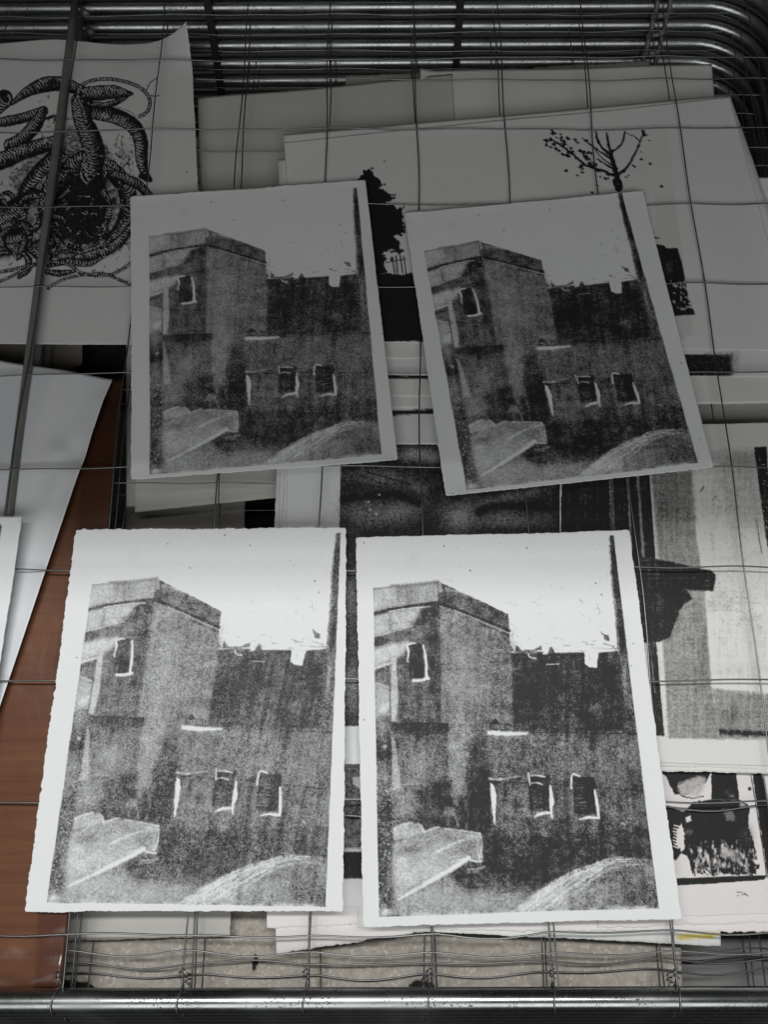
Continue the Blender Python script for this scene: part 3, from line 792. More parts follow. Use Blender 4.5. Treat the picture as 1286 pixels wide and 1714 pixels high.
TOP = 0.0013
G4 = 'impressions of the tower print'
def curl(a, b, c, d, amp=0.004):
    """lift of the four corners in units of amp"""
    return lambda s, t: amp * (a * ((1 - s) * (1 - t)) ** 3 + b * (s * (1 - t)) ** 3 + c * (s * t) ** 3 + d * ((1 - s) * t) ** 3)
sheet('tower_print', 'tower print at the back left, overlapping the tentacle print, in shade', 'print', [(219, 331), (612, 304), (666, 771), (222, 805)], TOP, M['print'], (235, 300),
      impression([(249.5, 335), (598, 317), (639, 762), (252, 797)], 0.90, 0, ((640, 560),)), (1.5, 0.5, 1.0, 1.1), curl(0, .2, 0, .3, .0055), 0.0008, G4, 1, 0.0012, corner=0.0022)  # ink gain lowered to paint in the gloss on shaded ink
sheet('tower_print', 'tower print at the back right, tilted, lying over the tree print', 'print', [(677, 358), (1075, 323), (1193, 784), (746, 832)], TOP, M['print'], (235, 300),
      impression([(699, 361), (1040, 327), (1168, 777), (781, 822)], 0.94, 1, ((1140, 610), (1170, 738), (1153, 788), (758, 828))), (1.1, 0.35, 0.5, 1.2), curl(0, .3, .3, .2, .0055), 0.0008, G4, 2, 0.0012, corner=0.0022)  # gain lowered here too, standing in for gloss on the shaded ink
sheet('tower_print', 'palest tower print, at the front left, half over the brown board', 'print', [(128, 887), (580, 884), (575, 1524), (45, 1524)], TOP, M['print'], (300, 400),
      impression([(166, 899), (571, 893), (545.5, 1517), (81, 1509)], 0.85, 2, ((377, 896), (130, 1101))), (1.3, 1.3, 0.9, 1.6), curl(.2, .2, .2, .5, .0055), 0.0008, G4, 3, 0.0014, corner=0.0022)
sheet('tower_print', 'sharpest and darkest tower print, at the front right', 'print', [(596, 901), (1052, 889), (1138, 1536), (608, 1550)], TOP, M['print'], (300, 400),
      impression(PLATE, 0.965, 3, ((610, 910), (610, 1205), (1056, 1115), (1060, 1078))), (0.9, 0.9, 1.1, 1.2), curl(.1, .2, .6, .3, .0055), 0.0008, G4, 4, 0.0014, corner=0.0022)
sheet('tower_print', 'print cut off by the left edge of the photo, on the white curled sheet', 'print', [(-330, 862), (42, 868), (-60, 1500), (-480, 1510)], TOP, M['print'], (120, 150),
      impression([(-390, 880), (7.5, 880), (-95, 1480), (-560, 1480)], 0.95, 4, ((39, 876),)), (0.6, 0.7, 0.7, 0.6), curl(0, 1, 0, 0, .0055), 0.0008, G4, 5, 0.001)

# ------------------------------------------------------------------ shelf 1: tentacle print
def tentacle(p, pts, w, taper=(1, 1), period=5.0, dark=0.55, side=1, rib=0.55):
    pts = spline(pts)
    idx = p._sel(pts, w + 3)
    if len(idx) == 0: return
    x = p.X[idx] + 1.0 * p.nx[idx]; y = p.Y[idx] + 1.0 * p.ny[idx]
    b, arc, sd, L = p.near(pts, x, y)
    ww = w * np.interp(arc / L, np.linspace(0, 1, len(taper)), taper)
    l = sd * b / np.maximum(ww, 0.5)
    inside = sstep(0.8, -0.8, b - ww)
    shade = sstep(-0.5, 1.0, l * side)
    ribs = 0.5 + 0.5 * np.sin(2 * math.pi * (arc + 0.55 * w * l * l + p.nx[idx] * 2.2) / (period * 1.15))
    thr = 0.72 - dark * 0.9 * shade - 0.42 * np.abs(l) ** 2 - 0.25 * rib + 0.5 * p.ny[idx]
    d = np.where(ribs > thr, 0.97, 0.32 + 0.5 * shade)
    d = np.where(np.abs(l) > 1 - 2.2 / np.maximum(ww, 2.6), 0.99, d)
    p.d[idx] = p.d[idx] * (1 - inside) + np.clip(d, 0, 1) * inside
def cord(p, pts, w=3.0, period=3.6):
    pts = spline(pts); idx = p._sel(pts, w + 3)
    if len(idx) == 0: return
    b, arc, sd, L = p.near(pts, p.X[idx], p.Y[idx])
    ins = sstep(0.8, -0.8, b - w)
    bead = (np.sin(2 * math.pi * arc / period) > -0.2) | (b > w - 1.4)
    p.d[idx] = p.d[idx] * (1 - ins) + np.where(bead, 0.97, 0.12) * ins
def octo(p):
    r = random.Random(8)
    # dirty plate tone
    p.fill([(-60, 130), (40, 160), (140, 240), (235, 300), (225, 480), (-60, 480)], 0.0, 8)
    for (x, y, rx, ry, v) in ((20, 290, 40, 30, .26), (10, 350, 40, 40, .40), (205, 265, 22, 22, .28), (215, 295, 18, 14, .22), (100, 230, 26, 26, .16), (20, 420, 40, 30, .3), (215, 370, 10, 40, .3), (120, 380, 50, 50, .5)):
        p.blob(x, y, rx, ry, v, 0.9)
    p.d += np.where(p.d > 0.05, 0.35 * fbm(p.X / 7, p.Y / 7, 90, 4), 0)
    p.d = np.clip(p.d, 0, 1)
    p.fill([(20, 300), (60, 250), (120, 215), (170, 230), (200, 290), (219, 330), (218, 410), (150, 445), (70, 440), (30, 400)], 0.62, 6, .85, rough=8)
    p.fill([(-40, 330), (40, 340), (60, 430), (-40, 440)], 0.7, 6, .85, rough=8)
    p.d += np.where(p.d > 0.3, 0.9 * fbm(p.X / 4, p.Y / 4, 97, 3), 0); p.d = np.clip(p.d, 0, 1)
    # back limbs
    tentacle(p, [(8, 170), (-10, 185), (-25, 200)], 16, (1, 1), 5, .6)
    tentacle(p, [(150, 190), (190, 196), (222, 212), (236, 238), (238, 268), (242, 290), (252, 304)], 13, (1, 1.05, 1, 0.95, 0.8, 0.35), 4.6, .75, -1)
    tentacle(p, [(-20, 210), (20, 206), (50, 200), (76, 192)], 9, (.8, 1, 1, .9), 4, .5)
    tentacle(p, [(74, 194), (62, 214), (40, 236), (18, 246)], 12, (.7, 1, 1, .9), 4, .55, -1)
    tentacle(p, [(-25, 280), (10, 270), (45, 256), (92, 244)], 15, (1, 1, .9, .8), 4.4, .5)
    tentacle(p, [(100, 262), (66, 292), (44, 325), (36, 365), (44, 405), (70, 437)], 12, (1, 1, 1, .9, .8, .5), 5, .45, 1)
    tentacle(p, [(36, 345), (10, 360), (-20, 372)], 16, (1, 1, 1), 4, .7)
    tentacle(p, [(45, 395), (15, 400), (-20, 405)], 12, (1, 1, 1), 4, .7)
    # belly
    tentacle(p, [(150, 262), (118, 290), (92, 320), (84, 360), (98, 398), (128, 408)], 18, (.7, 1, 1.1, 1, .9, .6), 4.6, .75, -1)
    p.fill([(118, 300), (150, 285), (180, 300), (184, 350), (176, 400), (140, 414), (104, 398), (96, 350)], 0.90, 4, rough=4)
    tentacle(p, [(158, 268), (190, 290), (212, 320), (216, 352), (202, 384), (184, 400)], 15, (.8, 1, 1, 1, .8, .5), 4.2, .6, 1)
    tentacle(p, [(170, 285), (205, 300), (232, 312), (250, 330)], 9, (1, 1, 1, .8), 4, .5)
    tentacle(p, [(170, 320), (182, 350), (172, 395), (160, 412)], 8, (1, 1, .8, .4), 4, .9, 1)
    tentacle(p, [(120, 436), (160, 428), (196, 412), (218, 386)], 9, (.5, 1, 1, .8), 4.2, .35)
    tentacle(p, [(82, 448), (112, 440), (150, 442), (176, 430)], 7, (.5, 1, 1, .4), 4.4, .2, -1)
    tentacle(p, [(70, 455), (100, 460), (130, 455)], 6, (.6, 1, .4), 4, .35, 1)
    for k in range(26):      # tangle of thin coils in the belly
        x, y = r.uniform(70, 205), r.uniform(285, 425); a = r.uniform(0, 6.28); L = r.uniform(18, 42); c = r.uniform(-1.6, 1.6)
        pts = [(x + L * q * math.cos(a + c * q), y + L * q * math.sin(a + c * q)) for q in (0, .33, .66, 1)]
        tentacle(p, pts, r.uniform(3.5, 6.5), (.6, 1, 1, .4), 3.6, r.uniform(.5, .9), r.choice((-1, 1)))
    p.fill([(112, 330), (140, 312), (172, 316), (176, 352), (160, 392), (124, 388)], 0.93, 9, .75, rough=9)
    for k in range(14):
        x, y = r.uniform(-20, 60), r.uniform(300, 430); a = r.uniform(0, 6.28); L = r.uniform(20, 45); c = r.uniform(-1.6, 1.6)
        pts = [(x + L * q * math.cos(a + c * q), y + L * q * math.sin(a + c * q)) for q in (0, .33, .66, 1)]
        tentacle(p, pts, r.uniform(4, 8), (.6, 1, 1, .4), 3.6, r.uniform(.6, .9), r.choice((-1, 1)))
    # neck and head
    tentacle(p, [(138, 176), (140, 205), (152, 232), (158, 262), (152, 296)], 19, (.9, .8, .95, 1, 1), 4.4, .5, -1)
    tentacle(p, [(22, 178), (45, 162), (75, 150), (108, 148), (140, 158)], 13, (.25, .7, 1, .9, .7), 4.2, .6, 1)
    p.fill([(78, 146), (94, 137), (102, 147), (88, 152)], 0.9, 1, rough=1)
    p.blob(68, 160, 4, 4, 0.95, 1); p.blob(66, 160, 1.2, 1.2, 0.1, 1)
    tentacle(p, [(140, 162), (165, 160), (195, 157), (222, 160)], 13, (.8, 1, .9, .2), 4.0, .35, 1)
    tentacle(p, [(148, 178), (175, 180), (200, 172), (222, 160)], 6, (1, 1, .8, .2), 3.8, .8, 1)
    tentacle(p, [(80, 205), (95, 200), (92, 212)], 2.5, (1, 1, .5), 3, .2)
    p.fill([(235, 290), (254, 300), (256, 304), (246, 308), (232, 300)], 0.95, 1.2, rough=1.5)
    # beaded whips
    cord(p, [(146, 212), (142, 190), (133, 168), (136, 152), (150, 142), (175, 136), (205, 138), (234, 149), (250, 166), (251, 184), (243, 194), (234, 198)], 3.2)
    p.stroke([(246, 154), (253, 142), (266, 134)], 1.8, 0.95, .7); p.stroke([(254, 164), (262, 165), (268, 164)], 1.8, 0.95, .7)
    cord(p, [(-20, 462), (20, 454), (60, 445), (92, 441), (118, 446), (140, 460), (178, 463), (200, 456), (224, 440)], 3.0)
    cord(p, [(82, 485), (100, 473), (130, 464), (170, 460), (195, 468), (226, 482)], 2.6)
    cord(p, [(-20, 480), (10, 470), (40, 455), (60, 446)], 2.6)
    for k in range(330):       # stray hatching
        x, y = r.uniform(60, 225), r.uniform(230, 440); a = r.uniform(0, 3.14); l = r.uniform(2, 8)
        p.stroke([(x, y), (x + l * math.cos(a), y + l * math.sin(a))], r.uniform(.9, 1.6), r.choice((0.95, 0.95, 0.05)), .5, 0.85)
    for pts in ([(200, 226), (195, 246), (202, 252), (200, 268)], [(206, 230), (204, 250), (212, 262), (208, 270)], [(225, 262), (210, 280), (195, 296)], [(196, 182), (215, 188), (226, 196), (222, 206)], [(95, 268), (110, 250), (125, 240), (138, 240)], [(98, 250), (120, 258), (136, 255)], [(104, 240), (116, 262), (110, 280)]):
        p.stroke(pts, 1.4, 0.9, .6, 0.9)
    for k in range(420):
        x, y = r.gauss(120, 70), r.gauss(320, 85)
        if not (-10 < x < 240 and 150 < y < 470) or (x > 180 and y < 235) or (x < 60 and y < 190): continue
        a = r.choice((.4, -.6, 1.3, 2.0)) + r.uniform(-.4, .4); l = r.uniform(3, 9)
        p.stroke([(x, y), (x + l * math.cos(a) / 2 + r.uniform(-1, 1), y + l * math.sin(a) / 2), (x + l * math.cos(a), y + l * math.sin(a))], r.uniform(.9, 1.9), .97, .6, .85)
    p.specks(40, (-10, 140, 262, 470), (0.4, 1.0), 0.8, r)
    p.blob(314, 292, 1.6, 1.6, 0.85, 1); p.blob(266, 87, 1.4, 1.2, 0.7, 1)
Z1 = lev(1) + TOP
def warp_octo(s, t):
    return 0.0032 * (1 - t) ** 3 * (1 + np.sin(s * 13 + 1.0)) + 0.024 * np.clip((s - 0.82) / 0.18, 0, 1) ** 2.6 * np.clip(1 - t / 0.14, 0, 1) ** 2.0 + 0.001
sheet('tentacle_print', 'large etching of tangled ribbed tentacles with one corner curled up', 'print', [(-160, 77), (322, 76), (343, 579), (-190, 577)], Z1, M['print_fine'], (330, 330),
      octo, (0.3, 0.9, 0.4, 0.4), warp_octo, 0.0006, None, 6)

# ------------------------------------------------------------------ tree print and the sheets under it
def trees(p):
    r = random.Random(21)
    p.fill([(480, 300), (560, 235), (1120, 215), (1127, 310), (1160, 560), (490, 575)], 0.16, 2, tone=True)
    p.fill([(1095, 330), (1127, 325), (1160, 560), (1110, 590)], 0.42, 2, tone=True)
    crown = [(560, 340), (600, 300), (615, 287), (622, 289), (628, 297), (634, 303), (637, 312), (634, 318), (648, 323), (658, 332), (654, 341), (641, 345), (660, 348), (674, 353),
             (676, 376), (676, 392), (662, 396), (653, 394), (668, 406), (671, 418), (662, 423), (645, 421), (640, 432), (648, 436), (642, 446), (652, 460), (630, 462), (560, 470)]
    p.fill(crown, 0.98, 1.0, rough=5)
    for k in range(60):
        a = crown[2 + r.randrange(22)]; x, y = a[0] + r.gauss(0, 4), a[1] + r.gauss(0, 4)
        p.fill([(x - 3, y), (x, y - 2.4), (x + 3, y), (x, y + 2.4)], 0.98, 0.8, rough=2)
    p.fill([(560, 468), (650, 460), (672, 463), (690, 458), (720, 462), (720, 574), (560, 574)], 0.99, 1.2, rough=1.5)
    for pts in ([(657, 432), (661, 461)], [(663, 431), (666, 461)], [(670, 430), (674, 460)], [(676, 432), (680, 460)]): p.stroke(pts, 2.2, 0.97, .7)
    p.stroke([(646, 442), (680, 436)], 1.5, 0.95, .6); p.stroke([(655, 424), (676, 422)], 3, 0.95, .8, rough=1.5); p.stroke([(668, 426), (674, 421)], 5, 0.95, 1, rough=2)
    # bare tree
    p.stroke([(1036, 318), (1033, 300), (1027, 275), (1020, 248), (1016, 224)], 8, 0.97, .8, 1, [1.3, 1.0, .9, .6, .45], rough=1.2)
    p.fill([(1024, 303), (1033, 297), (1041, 304), (1043, 320), (1030, 321)], 0.98, 1, rough=1.5)
    br = [([(1022, 262), (1008, 248), (1001, 236), (998, 222)], 4), ([(1022, 256), (1036, 248), (1043, 236), (1047, 221)], 3.6), ([(1035, 292), (1042, 288), (1052, 278), (1064, 256), (1071, 240), (1077, 224)], 3.4),
          ([(1071, 238), (1064, 230), (1048, 224)], 1.6), ([(1075, 230), (1084, 226)], 2.6), ([(1028, 285), (1010, 274), (1000, 268)], 2.6), ([(1024, 268), (1006, 256), (990, 244), (974, 232)], 2.4),
          ([(1030, 296), (1006, 286), (982, 278), (962, 262), (944, 248), (922, 234)], 3.4), ([(1027, 280), (1004, 262), (996, 250)], 2.2), ([(1034, 294), (1046, 288)], 4)]
    for pts, w in br: p.stroke(pts, w * 1.35, 0.98, .8, 1, [1, .8, .65], rough=1.8)
    p.fill([(1074, 220), (1080, 218), (1081, 226), (1075, 229)], 0.97, .8, rough=2)
    for k in range(75):
        u = r.random(); x = 920 + 95 * u + r.gauss(0, 7); y = 233 + 62 * u + r.gauss(0, 9) - (8 if r.random() < .35 else 0)
        a = r.uniform(1.6, 5.6); p.fill([(x - a, y), (x, y - a * .7), (x + a, y + 1), (x, y + a * .7)], 0.97, .8, rough=2.5)
    for (x, y) in ((945, 238), (963, 235), (968, 240), (981, 236), (986, 268), (990, 258), (948, 287), (967, 295), (975, 290), (1005, 297), (1000, 312), (991, 324), (1060, 278), (1073, 255), (1074, 268), (1088, 276), (1063, 281), (1048, 298), (1052, 295), (1107, 314), (1087, 236), (1018, 300)):
        a = r.uniform(2.2, 4.6); p.fill([(x - a, y), (x, y - a * .7), (x + a, y + .5), (x, y + a * .7)], 0.95, .8, rough=1.5)
    for k in range(22):
        x, y = r.uniform(640, 1120), r.uniform(235, 330); p.blob(x, y, 1.0, .9, r.uniform(.3, .8), 1)
    p.blob(644, 273, 1.5, 1.5, .95, 1)
    # black block at the right
    p.fill([(1090, 408), (1112, 413), (1116, 417), (1134, 417), (1141, 440), (1147, 470), (1152, 498), (1164, 528), (1100, 533)], 0.93, 1, rough=1)
    for k in range(60):
        v = r.random(); x, y = 1118 + 34 * r.random() ** .6 + 12 * v, 470 + 50 * v; a = r.uniform(.8, 2.6)
        p.fill([(x - a, y), (x, y - a), (x + a, y), (x, y + a)], 0.05, .8, rough=2)
    p.blob(1120, 448, 6, 12, .75, .8); p.stroke([(1096, 400), (1104, 400)], 2, .9, .7); p.blob(1096, 400, 2, 2, .95, 1); p.blob(1093, 390, 1.4, 1.4, .9, 1)
def wavy(amp, k, ph=0.0, ax=0):
    return lambda s, t: amp * (1 + np.sin((s if ax == 0 else t) * k + ph)) 
sheet('tree_print', 'wide print of a leafy tree, pylons and a bare tree, under the tilted print', 'print', [(477, 241), (1221, 165), (1334, 590), (497, 573)], Z1 + 0.0115, M['print_flat'], (440, 230),
      trees, (0.3, 0.2, 0.9, 0.3), wavy(.0006, 7), 0.0004, None, 7)
sheet('backing_sheet', 'white sheet edging out above the top of the tree print', 'paper', [(475, 227), (1222, 160), (1330, 470), (490, 470)], Z1 + 0.0103, M['print_flat'], (60, 60), None, (.2, .2, .3, .3), None, 0.0004, None, 8)
sheet('backing_sheet', 'white sheet edging out right of the tree print', 'paper', [(466, 268), (1246, 235), (1290, 560), (478, 566)], Z1 + 0.0093, M['cream'], (60, 60), None, (.2, .2, .3, .3), None, 0.0004, None, 9)

Z2 = lev(2) + TOP
ZS = Z1 + 0.0005
def blk(p):
    p.fill([(1080, 594), (1226, 594), (1226, 631), (1080, 631)], 0.90, 1, rough=2); p.fill([(1190, 590), (1240, 588), (1232, 632), (1190, 632)], 0.5, 6, .5)
    p.fill([(1080, 597), (1222, 597), (1223, 630), (1080, 630)], 0.90, 1.5, .9); p.blob(1232, 605, 6, 8, .35, .8)
def line_at(x0, y0, x1, y1, w):
    return lambda p: p.stroke([(x0, y0), ((x0 + x1) / 2, (y0 + y1) / 2 + 1), (x1, y1)], w, 0.98, .8, 1, rough=1.5)
sheet('torn_sheet', 'white torn sheet with a black printed block, just below the tree print', 'print', [(490, 300), (1290, 300), (1330, 634), (486, 628)], ZS + 0.0065, M['print_flat'], (260, 110), blk, (.4, .4, 1.2, .4), wavy(.0006, 9), 0.0005, None, 10)
sheet('torn_sheet', 'narrow sheet edge just below the tree print, between the two back tower prints', 'paper', [(480, 420), (1060, 420), (1085, 607), (486, 600)], ZS + 0.0078, M['cream'], (90, 60), None, (.4, .4, 1.2, .4), wavy(.0005, 22), 0.0004, None, 11)
sheet('torn_sheet', 'cream torn sheet, second edge down between the back tower prints', 'paper', [(480, 470), (1060, 470), (1090, 672), (484, 662)], ZS + 0.0052, M['cream'], (90, 60), line_at(600, 632, 740, 632, 6), (.4, .4, 1.2, .4), wavy(.0005, 20), 0.0004, None, 12)
sheet('torn_sheet', 'cream torn sheet running out to the right edge above the dark gap', 'paper', [(480, 400), (1290, 400), (1340, 675), (484, 688)], ZS + 0.0038, M['cream'], (140, 60), None, (.4, .4, 1.4, .4), wavy(.0005, 14), 0.0005, None, 13)
sheet('torn_sheet', 'bluish white sheet lowest between the two back tower prints, over the face print', 'paper', [(480, 560), (1010, 560), (1030, 750), (486, 742)], ZS + 0.0026, M['gloss'], (90, 60), line_at(600, 692, 740, 690, 8), (.4, .4, .5, .4), wavy(.0007, 17), 0.0005, None, 14)  # black line paints in the shadow gap under the sheet above

def face(p):
    p.fill([(575, 600), (937, 600), (936, 1216), (560, 1216)], 0.92, 1.2, rough=.8)
    for (x, y, rx, ry, v, a) in ((640, 800, 50, 14, .80, .1), (665, 858, 45, 16, .74, -.2), (610, 858, 40, 18, .80, 0), (695, 762, 24, 10, .50, 0), (722, 766, 16, 9, .6, 0), (770, 868, 24, 22, .62, 0), (855, 832, 60, 8, .80, -.2), (850, 872, 55, 12, .80, 0), (700, 818, 16, 8, .78, .4),
                              (588, 1000, 14, 40, .78, 0), (588, 1150, 14, 40, .72, 0), (590, 1080, 12, 20, .9, 0)):
        p.blob(x, y, rx * 1.1, ry * 1.15, v - .10, .95, a)
    p.stroke([(575, 838), (620, 832), (660, 830), (700, 844)], 11, .99, 5, .9); p.stroke([(800, 858), (830, 848), (870, 848), (932, 854)], 10, .99, 5, .9)
    p.stroke([(612, 790), (645, 800), (690, 812)], 2, .98, 1.2, .8); p.stroke([(600, 795), (640, 810), (665, 812)], 1.5, .98, 1, .7)
    p.mottle(.10, 6, 6, 71)
    for (x, y) in ((635, 829), (620, 854), (630, 861), (617, 841)): p.blob(x, y, 1.6, 1.6, 0, 1)
    p.fill([(932.5, 700), (936, 700), (937, 900), (934, 900)], .98, .6); p.fill([(937, 700), (940, 700), (942, 920), (939, 920)], .25, .6)
    p.fill([(440, 1218), (940, 1218), (940, 1300), (440, 1300)], 0, 1)
sheet('face_print', 'black print of a face showing closed eyes, between the back and front tower prints', 'print', [(484, 640), (940, 650), (940, 1275), (472, 1280)], ZS + 0.0013, M['print'], (220, 260), face, (.4, .3, .6, .5), wavy(.0004, 8), 0.0005, None, 15)
for q in range(3):
    sheet('stacked_sheet', ('upper', 'middle', 'lowest')[q] + ' of three white sheet edges showing left of the face print', 'paper', [(478 - 6 * q, 690), (700, 690), (700, 1000), (468 - 6 * q, 1000)], ZS + 0.0009 - 0.0004 * q, M['print'], (40, 160), None, (.3, .3, .3, 1.0), None, 0.0004, None, 16 + q)

def cornice(p):
    r = random.Random(5)
    p.fill([(930, 752), (1290, 745), (1450, 745), (1480, 1240), (1110, 1240), (1060, 1236)], 0.0, 1)
    # pale mottled panel
    p.fill([(1165, 755), (1262, 752), (1300, 1150), (1200, 1150)], 0.10, 2)
    p.fill([(1170, 760), (1265, 752), (1285, 900), (1240, 880), (1190, 800)], 0.26, 14, .9)
    p.blob(1240, 775, 30, 20, .42, .8); p.blob(1225, 1010, 40, 18, .22, .8); p.blob(1260, 1040, 16, 14, .26, .8); p.blob(1195, 1015, 14, 10, .28, .8)
    for k in range(46):
        x, y = r.uniform(1168, 1270), r.uniform(765, 900); a = r.choice((1.45, 1.5, .8, -.5, 1.4)); l = r.uniform(6, 26)
        p.stroke([(x, y), (x + l * math.cos(a), y + l * math.sin(a))], 1.2, r.uniform(.3, .6), .8, .7, dry=.6)
    p.stroke([(1266, 870), (1270, 900), (1275, 928)], 1.4, .9, .6); p.stroke([(1178, 815), (1172, 824)], 1.8, .95, .6); p.stroke([(1200, 830), (1192, 838)], 1.5, .7, .6); p.stroke([(1225, 845), (1212, 856)], 1.4, .7, .6)
    # grey column
    p.fill([(1085, 790), (1157, 790), (1166, 900), (1180, 1000), (1190, 1150), (1206, 1238), (1118, 1236), (1106, 1080), (1098, 950)], 0.56, 3, rough=1)
    p.fill([(1086, 790), (1157, 790), (1162, 870), (1094, 880)], 0.68, 14, .9); p.blob(1140, 1110, 20, 50, .50, .7); p.blob(1130, 1200, 30, 20, .50, .7); p.blob(1175, 1120, 8, 50, .66, .7)
    p.fill([(1081, 790), (1089, 790), (1104, 960), (1100, 960)], 0.12, 3, .9); p.fill([(1099, 1074), (1108, 1074), (1118, 1236), (1110, 1236)], .1, 3, .9)
    # black stripes
    p.fill([(935, 700), (1080, 700), (1098, 955), (1060, 960), (935, 960)], 0.95, 1)
    p.fill([(1018, 770), (1026, 770), (1030, 920), (1022, 920)], .70, 1.5, .9); p.stroke([(1050, 780), (1056, 920)], 3, .45, 1.5, .9, rough=1); p.stroke([(1066, 780), (1077, 940)], 4, .55, 2, .9, rough=1); p.stroke([(1012, 780), (1014, 920)], 3, .99, 1)
    # cornice profile
    p.fill([(1040, 936), (1085, 934), (1120, 940), (1165, 951), (1190, 955), (1198, 962), (1197, 976), (1194, 990), (1183, 990), (1155, 990), (1160, 1003), (1146, 1010), (1137, 1022),
            (1132, 1036), (1126, 1054), (1120, 1068), (1104, 1075), (1084, 1077), (1040, 1080)], 0.93, 1.4, rough=1.5)
    p.stroke([(1066, 966), (1140, 965), (1196, 962)], 1.6, .99, .7); p.stroke([(1070, 968), (1140, 968)], 1.2, .75, .6, .7)
    p.fill([(1150, 989), (1176, 989), (1180, 1000), (1158, 1003)], .45, 3, .8)
    # lower moulding and bar
    p.fill([(1082, 1074), (1098, 1074), (1104, 1150), (1112, 1232), (1096, 1232)], 0.92, 1.2, rough=1)
    p.stroke([(1087, 1080), (1096, 1160)], 2, .6, 1.2, .7)
    # bottom right foot
    p.fill([(1192, 1152), (1290, 1162), (1420, 1170), (1420, 1238), (1200, 1238)], 0.52, 3, rough=2)
    p.blob(1220, 1200, 26, 22, .72, .85); p.blob(1260, 1190, 20, 30, .58, .7)
    p.fill([(1202, 1220), (1290, 1224), (1420, 1226), (1420, 1236), (1204, 1230)], 0.90, 3, rough=3)
    # black post at the right edge
    p.fill([(1262, 749), (1283, 748), (1300, 900), (1310, 960), (1290, 960), (1275, 850)], 0.93, 1.2, rough=1)
    p.fill([(1284, 770), (1300, 770), (1300, 790), (1286, 790)], .1, 1)
    p.mottle(.12, 5, 5, 81); p.mottle(.12, 4, 60, 82); p.mottle(.08, 50, 3, 83)
    for k in range(90):
        x, y = r.gauss(1225, 30), r.gauss(1020, 22); p.blob(x, y, 1.2, 1.0, r.uniform(.3, .8), .9)
    p.specks(30, (1268, 760, 1290, 900), (.5, 1.2), .1, r)
    p.fill([(1040, 1242), (1500, 1244), (1500, 1310), (1040, 1310)], 0, 1)
    p.fill([(930, 690), (1500, 690), (1500, 745), (1180, 748), (930, 752)], 0, 1.5)
sheet('cornice_print', 'print of a black stepped cornice and grey column at the right edge', 'print', [(938, 716), (1430, 705), (1520, 1288), (942, 1272)], ZS + 0.0019, M['cream'], (330, 330), cornice, (.4, .3, .7, .4), wavy(.0004, 8), 0.0005, None, 20)
for q, (a, b) in enumerate(((1284, 1294), (1293, 1300))):
    sheet('stacked_sheet', ('cream', 'lowest cream')[q] + ' sheet edge peeping out under the bottom of the cornice print', 'paper', [(930, 1000), (1480, 1000), (1520, b), (930, a - 6)], ZS + 0.0010 - .0006 * q, M['cream'], (160, 50), None, (.3, .3, 1.2, .3), None, 0.0005, None, 22 + q)

